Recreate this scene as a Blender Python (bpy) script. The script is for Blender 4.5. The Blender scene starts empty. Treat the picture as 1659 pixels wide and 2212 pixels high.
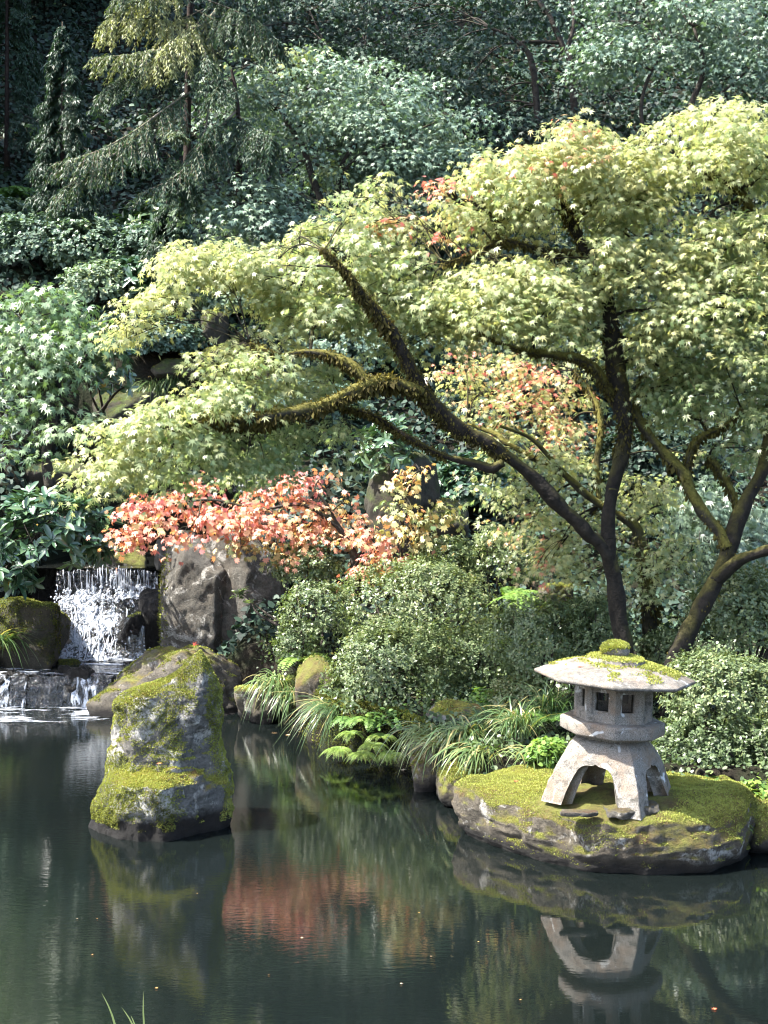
import bpy, math
import numpy as np

# ------------------------------------------------------------------ camera, light, exposure
S = bpy.context.scene
F, CX, CY, H = 3000.0, 829.5, 1106.0, 2.49
PITCH = math.radians(2.79)
cam_d = bpy.data.cameras.new("camera")
cam = bpy.data.objects.new("camera", cam_d)
S.collection.objects.link(cam)
cam.location = (0, 0, H)
cam.rotation_euler = (math.pi / 2 - PITCH, 0, 0)
cam_d.sensor_fit = 'VERTICAL'
cam_d.sensor_height = 24.0
cam_d.lens = 12.0 / (1106.0 / F)
cam_d.clip_end = 500
S.camera = cam

SUN_DIR = np.array([-0.54, -0.10, 0.82]); SUN_DIR /= np.linalg.norm(SUN_DIR)
w = bpy.data.worlds.new("World"); S.world = w
w.use_nodes = True
nt = w.node_tree
sky = nt.nodes.new('ShaderNodeTexSky'); sky.sky_type = 'NISHITA'; sky.sun_disc = False
sky.sun_elevation = math.asin(SUN_DIR[2])
sky.sun_rotation = math.atan2(SUN_DIR[0], SUN_DIR[1])
sky.air_density = 1.0; sky.dust_density = 2.5; sky.ozone_density = 1.0
nt.links.new(sky.outputs[0], nt.nodes['Background'].inputs[0])
nt.nodes['Background'].inputs[1].default_value = 0.13
sun_d = bpy.data.lights.new("sun", 'SUN'); sun_d.energy = 4.4; sun_d.angle = math.radians(0.6)
sun_d.color = (1.0, 0.965, 0.89)
sun = bpy.data.objects.new("sun", sun_d); S.collection.objects.link(sun)
from mathutils import Vector
sun.rotation_euler = Vector(SUN_DIR).to_track_quat('Z', 'Y').to_euler()
sun.location = (-20, 0, 30)
S.view_settings.view_transform = 'Standard'
S.view_settings.look = 'None'
S.view_settings.exposure = 2.5
S.view_settings.gamma = 1.0
S.render.engine = 'CYCLES'
S.cycles.use_denoising = True
S.cycles.filter_width = 1.1
S.cycles.max_bounces = 8
S.cycles.diffuse_bounces = 2
S.cycles.glossy_bounces = 3
S.cycles.transmission_bounces = 4
S.cycles.transparent_max_bounces = 8
S.cycles.caustics_reflective = False
S.cycles.caustics_refractive = False

# ------------------------------------------------------------------ helpers: projection, noise
def ray(px, py):
    x = (px - CX) / F; y = (CY - py) / F
    return np.array([x, math.cos(PITCH) + y * math.sin(PITCH), -math.sin(PITCH) + y * math.cos(PITCH)])
def at(px, py, Y):
    d = ray(px, py); t = Y / d[1]
    return np.array([d[0] * t, Y, H + d[2] * t])
def atz(px, py, z=0.0):
    d = ray(px, py); t = (z - H) / d[2]
    return np.array([d[0] * t, d[1] * t, z])
def hash3(i, j, k, seed):
    n = (i * 374761393 + j * 668265263 + k * 2147483647 + seed * 974634777) & 0xFFFFFFFF
    n = ((n ^ (n >> 13)) * 1274126177) & 0xFFFFFFFF
    n = n ^ (n >> 16)
    return (n & 0xFFFF) / 65535.0
def vnoise(P, seed=0):
    P = np.asarray(P, float)
    I = np.floor(P).astype(np.int64); f = P - I; f = f * f * (3 - 2 * f)
    r = 0
    for a in (0, 1):
        for b in (0, 1):
            for c in (0, 1):
                wt = (f[..., 0] if a else 1 - f[..., 0]) * (f[..., 1] if b else 1 - f[..., 1]) * (f[..., 2] if c else 1 - f[..., 2])
                r = r + wt * hash3(I[..., 0] + a, I[..., 1] + b, I[..., 2] + c, seed)
    return r
def fbm(P, seed=0, oct=4, gain=0.5):
    P = np.asarray(P, float); s = 0; a = 1; t = 0
    for o in range(oct):
        s = s + a * (vnoise(P * 2 ** o + 17.3 * o, seed + o) - 0.5); t += a; a *= gain
    return s / t * 2
def norm(v):
    v = np.asarray(v, float)
    return v / np.maximum(np.linalg.norm(v, axis=-1, keepdims=True), 1e-9)
def sstep(a, b, x):
    t = np.clip((np.asarray(x, float) - a) / (b - a), 0, 1); return t * t * (3 - 2 * t)

# ------------------------------------------------------------------ helpers: objects
WORLD_OF = {}
def tag(o, label=None, cat=None, group=None, kind=None):
    if label: o['label'] = label
    if cat: o['category'] = cat
    if group: o['group'] = group
    if kind: o['kind'] = kind
    return o
def thing(name, label, cat, loc, group=None):
    o = bpy.data.objects.new(name, None); S.collection.objects.link(o)
    o.location = [float(c) for c in loc]; o.empty_display_size = 0.1
    WORLD_OF[o.name] = np.array(loc, float)
    return tag(o, label, cat, group)
def mesh_obj(name, V, faces, mat, parent=None, tint=None, smooth=False, origin=None):
    """V (n,3) world coordinates; faces: list of (m,k) index arrays; one mesh object."""
    V = np.asarray(V, np.float64)
    org = WORLD_OF[parent.name] if parent is not None else (np.zeros(3) if origin is None else np.asarray(origin, float))
    me = bpy.data.meshes.new(name)
    L = V - org
    faces = [np.asarray(f, np.int32) for f in faces if len(f)]
    idx = np.concatenate([f.ravel() for f in faces])
    tot = np.concatenate([np.full(len(f), f.shape[1], np.int32) for f in faces])
    st = np.concatenate([[0], np.cumsum(tot)[:-1]]).astype(np.int32)
    me.vertices.add(len(L)); me.vertices.foreach_set('co', L.astype(np.float32).ravel())
    me.loops.add(len(idx)); me.loops.foreach_set('vertex_index', idx)
    me.polygons.add(len(tot)); me.polygons.foreach_set('loop_start', st); me.polygons.foreach_set('loop_total', tot)
    if smooth: me.polygons.foreach_set('use_smooth', np.ones(len(tot), bool))
    if tint is not None:
        a = me.attributes.new('tint', 'FLOAT', 'POINT'); a.data.foreach_set('value', np.asarray(tint, np.float32))
    me.update(calc_edges=True)
    me.materials.append(mat)
    o = bpy.data.objects.new(name, me); S.collection.objects.link(o)
    if parent is not None: o.parent = parent
    else: o.location = [float(c) for c in org]
    WORLD_OF[o.name] = org
    return o
class MB:
    """collects shapes that become ONE mesh"""
    def __init__(s): s.V = []; s.F = []; s.T = []; s.n = 0
    def add(s, V, faces, tint=None):
        V = np.asarray(V, float)
        s.V.append(V); s.F += [np.asarray(f, np.int64) + s.n for f in faces if len(f)]
        s.T.append(np.full(len(V), 0.5) if tint is None else (np.full(len(V), tint) if np.isscalar(tint) else np.asarray(tint)))
        s.n += len(V)
    def build(s, name, mat, parent=None, smooth=False, origin=None):
        return mesh_obj(name, np.concatenate(s.V), s.F, mat, parent, np.concatenate(s.T), smooth, origin)
def catmull(P, n=6):
    P = np.asarray(P, float)
    Q = np.concatenate([[2 * P[0] - P[1]], P, [2 * P[-1] - P[-2]]])
    out = []
    for i in range(1, len(Q) - 2):
        t = np.linspace(0, 1, n, endpoint=False)[:, None]
        a, b, c, d = Q[i - 1], Q[i], Q[i + 1], Q[i + 2]
        out.append(0.5 * (2 * b + (c - a) * t + (2 * a - 5 * b + 4 * c - d) * t ** 2 + (3 * b - a - 3 * c + d) * t ** 3))
    out.append(P[-1:])
    return np.concatenate(out)
def tube(mb, P, R, sides=8, rough=0.0, seed=0, tint=None, sub=5):
    """tapered tube along control points; R per control point"""
    P = np.asarray(P, float); R = np.asarray(R, float)
    if R.ndim == 0: R = np.full(len(P), float(R))
    if sub > 1 and len(P) > 2:
        C = catmull(np.c_[P, R], sub); P, R = C[:, :3], np.maximum(C[:, 3], 0.0005)
    T = norm(np.gradient(P, axis=0))
    up = np.array([0.0, 0, 1]) if abs(T[0][2]) < 0.9 else np.array([1.0, 0, 0])
    rows = []
    u = norm(np.cross(T[0], up))
    ang = np.linspace(0, 2 * math.pi, sides, endpoint=False)
    for i in range(len(P)):
        u = norm(u - T[i] * np.dot(u, T[i])); v = np.cross(T[i], u)
        rows.append(P[i] + R[i] * (np.cos(ang)[:, None] * u + np.sin(ang)[:, None] * v))
    V = np.array(rows)
    if rough:
        ctr = P[:, None, :]
        d = V - ctr
        V = ctr + d * (1 + rough * fbm(V * np.array([9, 9, 5.0]), seed, 3)[..., None])
    n, k = len(P), sides
    i = np.arange(n - 1)[:, None] * k; j = np.arange(k)[None, :]
    a = (i + j).ravel(); b = (i + (j + 1) % k).ravel()
    q = np.c_[a, b, b + k, a + k]
    caps = np.concatenate([V.reshape(-1, 3), P[:1], P[-1:]])
    m = n * k
    jj = np.arange(k)
    t1 = np.c_[np.full(k, m), (jj + 1) % k, jj]
    t2 = np.c_[np.full(k, m + 1), (n - 1) * k + jj, (n - 1) * k + (jj + 1) % k]
    mb.add(caps, [q, t1, t2], tint)
    return P
def grid_faces(n, m, wrap=False):
    i = np.arange(n - 1)[:, None] * m
    j = np.arange(m if wrap else m - 1)[None, :]
    a = (i + j).ravel(); b = (i + (j + 1) % m).ravel()
    return np.c_[a, b, b + m, a + m]

# ------------------------------------------------------------------ leaf templates (x side, y tip, z up)
def star_leaf(lobes, sinus, droop):
    pts = [(0.0, -0.05)]
    ang = [a for a, _ in lobes]; ln = [l for _, l in lobes]
    seq = []
    for i, (a, l) in enumerate(lobes):
        seq.append((a, l))
        if i < len(lobes) - 1:
            seq.append(((a + lobes[i + 1][0]) / 2, sinus * (l + lobes[i + 1][1]) / 2))
    for a, l in seq:
        pts.append((l * math.sin(math.radians(a)), l * math.cos(math.radians(a))))
    V = np.array([(x, y, -droop * (x * x + y * y)) for x, y in pts])
    return V, [np.arange(len(V))[::-1][None, :]]
MAPLE7 = star_leaf([(-125, .42), (-80, .74), (-38, .95), (0, 1.05), (38, .95), (80, .74), (125, .42)], 0.36, 0.22)
MAPLE5 = star_leaf([(-105, .6), (-50, .92), (0, 1.05), (50, .92), (105, .6)], 0.42, 0.2)
VINE = star_leaf([(-120, .62), (-78, .82), (-38, .95), (0, 1.0), (38, .95), (78, .82), (120, .62)], 0.60, 0.5)
RHOMB = (np.array([(0, 0, 0), (.26, .5, .03), (0, 1, -.06), (-.26, .5, .03)]), [np.array([[0, 1, 2, 3]])])
WIDE = (np.array([(0, 0, 0), (.36, .28, .03), (.30, .68, .0), (0, 1, -.08), (-.30, .68, .0), (-.36, .28, .03)]), [np.array([[0, 1, 2, 3, 4, 5]])])
OVAL = (np.array([(0, 0, 0), (.10, .12, .02), (.17, .45, .05), (.14, .78, .0), (0, 1, -.12), (-.14, .78, .0), (-.17, .45, .05), (-.10, .12, .02), (0, .5, -.02)]),
        [np.array([[0, 1, 2, 8], [8, 2, 3, 4], [0, 8, 6, 7], [8, 4, 5, 6]])])
CONI = (np.array([(0, 0, 0), (.13, .35, .0), (0, 1.15, -.12), (-.13, .35, .0)]), [np.array([[0, 1, 2, 3]])])
NEEDLE = (np.array([(0, 0, 0), (.11, .4, 0), (0, 1, -.1), (-.11, .4, 0)]), [np.array([[0, 1, 2, 3]])])
PALM = star_leaf([(-100, .75), (-62, .95), (-30, 1.05), (0, 1.1), (30, 1.05), (62, .95), (100, .75)], 0.22, 0.5)

def put_leaves(mb, P, axis, nrm, size, tmpl, tint):
    P = np.asarray(P, float); n = len(P)
    if n == 0: return
    ax = norm(axis); nz = norm(nrm - ax * np.sum(nrm * ax, 1, keepdims=True)); sx = np.cross(ax, nz)
    tv, tf = tmpl
    V = P[:, None, :] + np.asarray(size).reshape(-1, 1, 1) * (tv[None, :, 0:1] * sx[:, None] + tv[None, :, 1:2] * ax[:, None] + tv[None, :, 2:3] * nz[:, None])
    k = len(tv)
    fs = [(np.arange(n)[:, None, None] * k + f[None]).reshape(-1, f.shape[1]) for f in tf]
    mb.add(V.reshape(-1, 3), fs, np.repeat(np.clip(tint, 0, 1), k))

# ------------------------------------------------------------------ materials
def newmat(name):
    m = bpy.data.materials.new(name); m.use_nodes = True
    t = m.node_tree; t.nodes.clear()
    out = t.nodes.new('ShaderNodeOutputMaterial')
    return m, t, out
def N(t, typ, **kw):
    n = t.nodes.new(typ)
    for k, v in kw.items():
        if k.startswith('i_'):
            n.inputs[int(k[2:]) if k[2:].isdigit() else k[2:]].default_value = v
        else: setattr(n, k, v)
    return n
def ramp(t, fac, stops, interp='LINEAR'):
    r = t.nodes.new('ShaderNodeValToRGB'); r.color_ramp.interpolation = interp
    e = r.color_ramp.elements
    while len(e) < len(stops): e.new(0.5)
    for el, (p, c) in zip(e, stops):
        el.position = p; el.color = (*c, 1) if len(c) == 3 else c
    if fac is not None: t.links.new(fac, r.inputs[0])
    return r.outputs[0]
def mathn(t, op, a, b=None, clamp=False):
    n = t.nodes.new('ShaderNodeMath'); n.operation = op; n.use_clamp = clamp
    for i, x in enumerate((a, b)):
        if x is None: continue
        if isinstance(x, (int, float)): n.inputs[i].default_value = x
        else: t.links.new(x, n.inputs[i])
    return n.outputs[0]
def noise(t, vec, scale, detail=4, rough=0.55, dist=0.0):
    n = t.nodes.new('ShaderNodeTexNoise'); n.inputs['Scale'].default_value = scale
    n.inputs['Detail'].default_value = detail; n.inputs['Roughness'].default_value = rough; n.inputs['Distortion'].default_value = dist
    if vec is not None: t.links.new(vec, n.inputs['Vector'])
    return n.outputs['Fac']
def mixc(t, fac, a, b):
    n = t.nodes.new('ShaderNodeMix'); n.data_type = 'RGBA'
    for sock, x in ((n.inputs[0], fac), (n.inputs[6], a), (n.inputs[7], b)):
        if isinstance(x, (int, float)): sock.default_value = x
        elif isinstance(x, tuple): sock.default_value = (*x, 1)
        else: t.links.new(x, sock)
    return n.outputs[2]
def pos(t): return t.nodes.new('ShaderNodeNewGeometry').outputs['Position']

def leaf_mat(name, stops, trans=0.35, rough=0.45, spec=0.4, tgain=(1.25, 1.3, 0.55)):
    m, t, out = newmat(name)
    a = N(t, 'ShaderNodeAttribute', attribute_name='tint')
    c = ramp(t, a.outputs['Fac'], stops)
    p = N(t, 'ShaderNodeBsdfPrincipled'); t.links.new(c, p.inputs['Base Color'])
    p.inputs['Roughness'].default_value = rough; p.inputs['Specular IOR Level'].default_value = spec
    tr = N(t, 'ShaderNodeBsdfTranslucent')
    g = N(t, 'ShaderNodeMix', data_type='RGBA', blend_type='MULTIPLY'); g.inputs[0].default_value = 1
    t.links.new(c, g.inputs[6]); g.inputs[7].default_value = (*tgain, 1)
    t.links.new(g.outputs[2], tr.inputs['Color'])
    mx = N(t, 'ShaderNodeMixShader'); mx.inputs[0].default_value = trans
    t.links.new(p.outputs[0], mx.inputs[1]); t.links.new(tr.outputs[0], mx.inputs[2])
    t.links.new(mx.outputs[0], out.inputs[0])
    return m
def bark_mat(name, dark, light, moss, moss_amt=0.5):
    m, t, out = newmat(name)
    P = pos(t)
    n1 = noise(t, P, 14, 5, 0.65); n2 = noise(t, P, 3.2, 3); n3 = noise(t, P, 60, 3)
    base = ramp(t, n1, [(0.3, dark), (0.7, light)])
    geo = t.nodes.new('ShaderNodeNewGeometry'); sep = N(t, 'ShaderNodeSeparateXYZ'); t.links.new(geo.outputs['Normal'], sep.inputs[0])
    f = mathn(t, 'ADD', mathn(t, 'MULTIPLY', sep.outputs['Z'], 0.35), n2)
    f = mathn(t, 'MULTIPLY', mathn(t, 'SUBTRACT', f, 0.75 - 0.5 * moss_amt), 5.0, True)
    mossc = ramp(t, n3, [(0.3, tuple(0.45 * c for c in moss)), (0.7, moss)])
    col = mixc(t, f, base, mossc)
    p = N(t, 'ShaderNodeBsdfPrincipled'); t.links.new(col, p.inputs['Base Color']); p.inputs['Roughness'].default_value = 0.9
    p.inputs['Specular IOR Level'].default_value = 0.2
    b = N(t, 'ShaderNodeBump'); b.inputs['Strength'].default_value = 0.8; b.inputs['Distance'].default_value = 0.02
    t.links.new(mathn(t, 'ADD', n1, mathn(t, 'MULTIPLY', n3, 0.5)), b.inputs['Height']); t.links.new(b.outputs[0], p.inputs['Normal'])
    t.links.new(p.outputs[0], out.inputs[0])
    return m
def rock_mat(name, dark, light, moss=(0.16, 0.17, 0.02), moss_thr=0.6, lichen=0.4, wet=0.07, rough=0.85, brown=0.3, moss2=None):
    m, t, out = newmat(name)
    P = pos(t)
    nb = noise(t, P, 2.3, 5, 0.6, 0.6); nm = noise(t, P, 13, 10, 0.8); nf = noise(t, P, 60, 6, 0.8); nff = noise(t, P, 150, 2)
    base = ramp(t, nm, [(0.3, dark), (0.55, tuple((a + b) / 2 for a, b in zip(dark, light))), (0.75, light)])
    base = mixc(t, mathn(t, 'MULTIPLY', mathn(t, 'SUBTRACT', nb, 0.45), 3 * brown, True), base, (0.17, 0.12, 0.075))
    li = mathn(t, 'MULTIPLY', mathn(t, 'SUBTRACT', mathn(t, 'ADD', mathn(t, 'MULTIPLY', noise(t, P, 5.5, 4, 0.6, 1.0), 0.75), mathn(t, 'MULTIPLY', nf, 0.25)), 0.62 - 0.12 * lichen), 14.0, True)
    base = mixc(t, mathn(t, 'MULTIPLY', li, min(1.0, lichen * 1.6)), base, (0.46, 0.44, 0.40))
    base = mixc(t, mathn(t, 'MULTIPLY', mathn(t, 'SUBTRACT', 0.50, nf, True), 4.5, True), base, tuple(0.35 * c for c in dark))
    geo = t.nodes.new('ShaderNodeNewGeometry'); sep = N(t, 'ShaderNodeSeparateXYZ'); t.links.new(geo.outputs['Normal'], sep.inputs[0])
    f = mathn(t, 'ADD', mathn(t, 'MULTIPLY', sep.outputs['Z'], 0.5), mathn(t, 'ADD', mathn(t, 'MULTIPLY', noise(t, P, 4.0, 4, 0.65), 0.9), mathn(t, 'MULTIPLY', nf, 0.35)))
    f = mathn(t, 'MULTIPLY', mathn(t, 'SUBTRACT', f, moss_thr), 5.0, True)
    m2 = moss2 or (moss[0] * 0.75, moss[1] * 0.45, moss[2])
    mc = ramp(t, noise(t, P, 6.0, 3, 0.6), [(0.35, m2), (0.6, moss)])
    mc = mixc(t, mathn(t, 'MULTIPLY', mathn(t, 'SUBTRACT', 0.55, nf, True), 3.5, True), mc, tuple(0.3 * c for c in moss))
    col = mixc(t, f, base, mc)
    sp = N(t, 'ShaderNodeSeparateXYZ'); t.links.new(P, sp.inputs[0])
    wf = mathn(t, 'MULTIPLY', mathn(t, 'SUBTRACT', wet, mathn(t, 'SUBTRACT', sp.outputs['Z'], mathn(t, 'MULTIPLY', nm, 0.10))), 14.0, True)
    col = mixc(t, wf, col, (0.006, 0.005, 0.004))
    p = N(t, 'ShaderNodeBsdfPrincipled'); t.links.new(col, p.inputs['Base Color']); p.inputs['Roughness'].default_value = rough
    p.inputs['Specular IOR Level'].default_value = 0.3
    b = N(t, 'ShaderNodeBump'); b.inputs['Strength'].default_value = 1.0; b.inputs['Distance'].default_value = 0.045
    hgt = mathn(t, 'ADD', mathn(t, 'ADD', mathn(t, 'MULTIPLY', nm, 0.6), mathn(t, 'MULTIPLY', nf, 0.7)), mathn(t, 'MULTIPLY', mathn(t, 'MULTIPLY', f, nff), 0.3))
    t.links.new(hgt, b.inputs['Height']); t.links.new(b.outputs[0], p.inputs['Normal'])
    t.links.new(p.outputs[0], out.inputs[0])
    return m
def granite_mat(name, grey=0.0):
    m, t, out = newmat(name)
    P = pos(t)
    n1 = noise(t, P, 7, 4, 0.6, 0.5); n2 = noise(t, P, 160, 2, 0.6); n3 = noise(t, P, 24, 4, 0.65); n4 = noise(t, P, 3.3, 3)
    base = ramp(t, n2, [(0.25, (0.06, 0.052, 0.044)), (0.45, (0.145, 0.133, 0.117)), (0.7, (0.235, 0.22, 0.197))])
    base = mixc(t, mathn(t, 'MULTIPLY', mathn(t, 'SUBTRACT', n1, 0.44), 2.6, True), base, (0.16, 0.105, 0.065))
    base = mixc(t, mathn(t, 'MULTIPLY', mathn(t, 'SUBTRACT', mathn(t, 'ADD', mathn(t, 'MULTIPLY', n3, 0.7), mathn(t, 'MULTIPLY', n4, 0.3)), 0.535), 10, True), base, (0.07, 0.065, 0.055))
    base = mixc(t, mathn(t, 'MULTIPLY', mathn(t, 'SUBTRACT', noise(t, P, 9.5, 3, 0.5, 0.8), 0.63), 14, True), base, (0.45, 0.45, 0.44))
    if grey:
        g1 = noise(t, P, 30, 6, 0.75, 0.3)
        base = mixc(t, mathn(t, 'MULTIPLY', mathn(t, 'SUBTRACT', mathn(t, 'ADD', mathn(t, 'MULTIPLY', g1, .75), mathn(t, 'MULTIPLY', n4, .25)), 0.44), 5 * grey, True), base, (0.06, 0.058, 0.053))
    p = N(t, 'ShaderNodeBsdfPrincipled'); t.links.new(base, p.inputs['Base Color']); p.inputs['Roughness'].default_value = 0.85
    p.inputs['Specular IOR Level'].default_value = 0.25
    b = N(t, 'ShaderNodeBump'); b.inputs['Strength'].default_value = 0.6; b.inputs['Distance'].default_value = 0.008
    t.links.new(mathn(t, 'ADD', n2, n3), b.inputs['Height']); t.links.new(b.outputs[0], p.inputs['Normal'])
    t.links.new(p.outputs[0], out.inputs[0])
    return m
def soil_mat(name):
    m, t, out = newmat(name)
    P = pos(t)
    n1 = noise(t, P, 2.0, 5); n2 = noise(t, P, 30, 5, 0.7)
    c = ramp(t, n2, [(0.3, (0.008, 0.007, 0.005)), (0.6, (0.02, 0.017, 0.012)), (0.8, (0.04, 0.03, 0.022))])
    c = mixc(t, mathn(t, 'MULTIPLY', mathn(t, 'SUBTRACT', n1, 0.45), 3, True), c, (0.018, 0.03, 0.012))
    p = N(t, 'ShaderNodeBsdfPrincipled'); t.links.new(c, p.inputs['Base Color']); p.inputs['Roughness'].default_value = 0.95
    p.inputs['Specular IOR Level'].default_value = 0.1
    b = N(t, 'ShaderNodeBump'); b.inputs['Strength'].default_value = 1.0; b.inputs['Distance'].default_value = 0.05
    t.links.new(n2, b.inputs['Height']); t.links.new(b.outputs[0], p.inputs['Normal'])
    t.links.new(p.outputs[0], out.inputs[0])
    return m
def water_mat(name, murk=(0.0065, 0.0095, 0.009), amt=0.55, ripple=1.0):
    m, t, out = newmat(name)
    P = pos(t)
    mp = N(t, 'ShaderNodeMapping'); t.links.new(P, mp.inputs['Vector']); mp.inputs['Scale'].default_value = (1.0, 2.6, 1.0)
    n1 = noise(t, mp.outputs[0], 4.0, 2, 0.5, 0.3); n2 = noise(t, mp.outputs[0], 13, 3, 0.6); n3 = noise(t, mp.outputs[0], 1.1, 2)
    # livelier where the falls come in (left and far), calmer under the right bank
    sp = N(t, 'ShaderNodeSeparateXYZ'); t.links.new(P, sp.inputs[0])
    live = mathn(t, 'ADD', mathn(t, 'MULTIPLY', mathn(t, 'ADD', mathn(t, 'MULTIPLY', sp.outputs['X'], -1.0), 1.0), 0.32, True), 0.24)
    b = N(t, 'ShaderNodeBump'); b.inputs['Distance'].default_value = 0.02
    t.links.new(mathn(t, 'MULTIPLY', live, 0.085 * ripple), b.inputs['Strength'])
    t.links.new(mathn(t, 'ADD', mathn(t, 'ADD', mathn(t, 'MULTIPLY', n1, 0.25), mathn(t, 'MULTIPLY', n2, 0.40)), mathn(t, 'MULTIPLY', n3, 0.2)), b.inputs['Height'])
    fr = N(t, 'ShaderNodeFresnel'); fr.inputs['IOR'].default_value = 2.05; t.links.new(b.outputs[0], fr.inputs['Normal'])
    gl = N(t, 'ShaderNodeBsdfGlossy'); gl.inputs['Roughness'].default_value = 0.0; t.links.new(b.outputs[0], gl.inputs['Normal'])
    tr = N(t, 'ShaderNodeBsdfTransparent'); tr.inputs['Color'].default_value = (0.28, 0.36, 0.33, 1)
    df = N(t, 'ShaderNodeBsdfDiffuse'); df.inputs['Color'].default_value = (*murk, 1)
    m1 = N(t, 'ShaderNodeMixShader'); m1.inputs[0].default_value = amt
    t.links.new(tr.outputs[0], m1.inputs[1]); t.links.new(df.outputs[0], m1.inputs[2])
    m2 = N(t, 'ShaderNodeMixShader'); t.links.new(fr.outputs[0], m2.inputs[0])
    t.links.new(m1.outputs[0], m2.inputs[1]); t.links.new(gl.outputs[0], m2.inputs[2])
    t.links.new(m2.outputs[0], out.inputs[0])
    return m
def foam_mat(name, scale=(14, 14, 3.0), thr=0.45, sharp=6.0, maxa=0.95):
    m, t, out = newmat(name)
    P = pos(t)
    mp = N(t, 'ShaderNodeMapping'); t.links.new(P, mp.inputs['Vector']); mp.inputs['Scale'].default_value = scale
    n1 = noise(t, mp.outputs[0], 1.0, 5, 0.65, 0.4)
    a = N(t, 'ShaderNodeAttribute', attribute_name='tint')
    f = mathn(t, 'MULTIPLY', mathn(t, 'SUBTRACT', mathn(t, 'ADD', n1, mathn(t, 'MULTIPLY', mathn(t, 'SUBTRACT', a.outputs['Fac'], 0.5), 0.8)), thr), sharp, True)
    tr = N(t, 'ShaderNodeBsdfTransparent')
    p = N(t, 'ShaderNodeBsdfPrincipled'); p.inputs['Base Color'].default_value = (0.42, 0.45, 0.50, 1); p.inputs['Roughness'].default_value = 0.25
    b = N(t, 'ShaderNodeBump'); b.inputs['Strength'].default_value = 1.0; b.inputs['Distance'].default_value = 0.03
    t.links.new(n1, b.inputs['Height']); t.links.new(b.outputs[0], p.inputs['Normal'])
    gl = N(t, 'ShaderNodeBsdfGlossy'); gl.inputs['Roughness'].default_value = 0.08; t.links.new(b.outputs[0], gl.inputs['Normal'])
    mg = N(t, 'ShaderNodeMixShader'); mg.inputs[0].default_value = 0.05
    t.links.new(tr.outputs[0], mg.inputs[1]); t.links.new(gl.outputs[0], mg.inputs[2])
    mx = N(t, 'ShaderNodeMixShader'); t.links.new(mathn(t, 'MULTIPLY', f, maxa), mx.inputs[0])
    t.links.new(mg.outputs[0], mx.inputs[1]); t.links.new(p.outputs[0], mx.inputs[2])
    t.links.new(mx.outputs[0], out.inputs[0])
    return m

M = {}
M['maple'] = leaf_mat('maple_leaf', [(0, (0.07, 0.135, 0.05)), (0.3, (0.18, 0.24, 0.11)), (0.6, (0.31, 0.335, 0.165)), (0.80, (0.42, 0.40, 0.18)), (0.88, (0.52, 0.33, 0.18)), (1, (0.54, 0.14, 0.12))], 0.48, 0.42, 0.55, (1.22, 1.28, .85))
M['vine'] = leaf_mat('vine_maple_leaf', [(0, (0.13, 0.20, 0.09)), (0.3, (0.34, 0.34, 0.15)), (0.5, (0.50, 0.37, 0.18)), (0.7, (0.58, 0.29, 0.20)), (1, (0.54, 0.19, 0.18))], 0.35, 0.5, 0.35, (1.2, 0.9, 0.5))
M['wood_leaf'] = leaf_mat('hillside_leaf', [(0, (0.025, 0.05, 0.036)), (0.5, (0.095, 0.15, 0.11)), (0.85, (0.20, 0.265, 0.17)), (1, (0.30, 0.32, 0.11))], 0.22, 0.5, 0.4, (1.1, 1.25, 0.6))
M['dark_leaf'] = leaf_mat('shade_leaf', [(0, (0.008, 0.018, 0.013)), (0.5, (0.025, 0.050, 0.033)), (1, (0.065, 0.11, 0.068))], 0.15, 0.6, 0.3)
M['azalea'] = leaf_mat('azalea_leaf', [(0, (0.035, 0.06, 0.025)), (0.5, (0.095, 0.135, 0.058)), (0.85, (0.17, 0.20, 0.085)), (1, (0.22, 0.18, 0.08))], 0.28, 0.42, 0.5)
M['rhodo'] = leaf_mat('rhododendron_leaf', [(0, (0.018, 0.05, 0.026)), (0.5, (0.045, 0.095, 0.05)), (0.9, (0.09, 0.14, 0.06)), (1, (0.33, 0.22, 0.04))], 0.15, 0.28, 0.8)
M['conifer'] = leaf_mat('conifer_needle', [(0, (0.010, 0.028, 0.016)), (0.5, (0.03, 0.062, 0.034)), (0.8, (0.11, 0.135, 0.055)), (1, (0.27, 0.28, 0.12))], 0.25, 0.5, 0.35)
M['fern'] = leaf_mat('fern_frond', [(0, (0.03, 0.08, 0.03)), (0.5, (0.12, 0.22, 0.05)), (1, (0.26, 0.33, 0.08))], 0.4, 0.45, 0.35)
M['grass'] = leaf_mat('grass_blade', [(0, (0.03, 0.06, 0.025)), (0.5, (0.08, 0.14, 0.05)), (0.85, (0.20, 0.24, 0.09)), (1, (0.34, 0.27, 0.12))], 0.3, 0.35, 0.6)
M['lace'] = leaf_mat('laceleaf', [(0, (0.05, 0.10, 0.07)), (1, (0.16, 0.22, 0.15))], 0.25, 0.35, 0.7)
M['moss'] = leaf_mat('moss_tuft', [(0, (0.03, 0.03, 0.010)), (0.4, (0.12, 0.13, 0.030)), (0.75, (0.31, 0.34, 0.09)), (1, (0.20, 0.12, 0.03))], 0.3, 0.7, 0.15, (1.2, 1.2, 0.5))
M['hang_moss'] = leaf_mat('hanging_moss', [(0, (0.03, 0.025, 0.010)), (0.5, (0.075, 0.065, 0.02)), (1, (0.17, 0.15, 0.035))], 0.3, 0.85, 0.1, (1.2, 1.1, 0.5))
M['bark'] = bark_mat('mossy_bark', (0.004, 0.0035, 0.003), (0.022, 0.018, 0.014), (0.075, 0.068, 0.018), 0.30)
M['bark_moss'] = bark_mat('very_mossy_bark', (0.008, 0.007, 0.005), (0.05, 0.045, 0.03), (0.11, 0.10, 0.022), 0.75)
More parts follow.
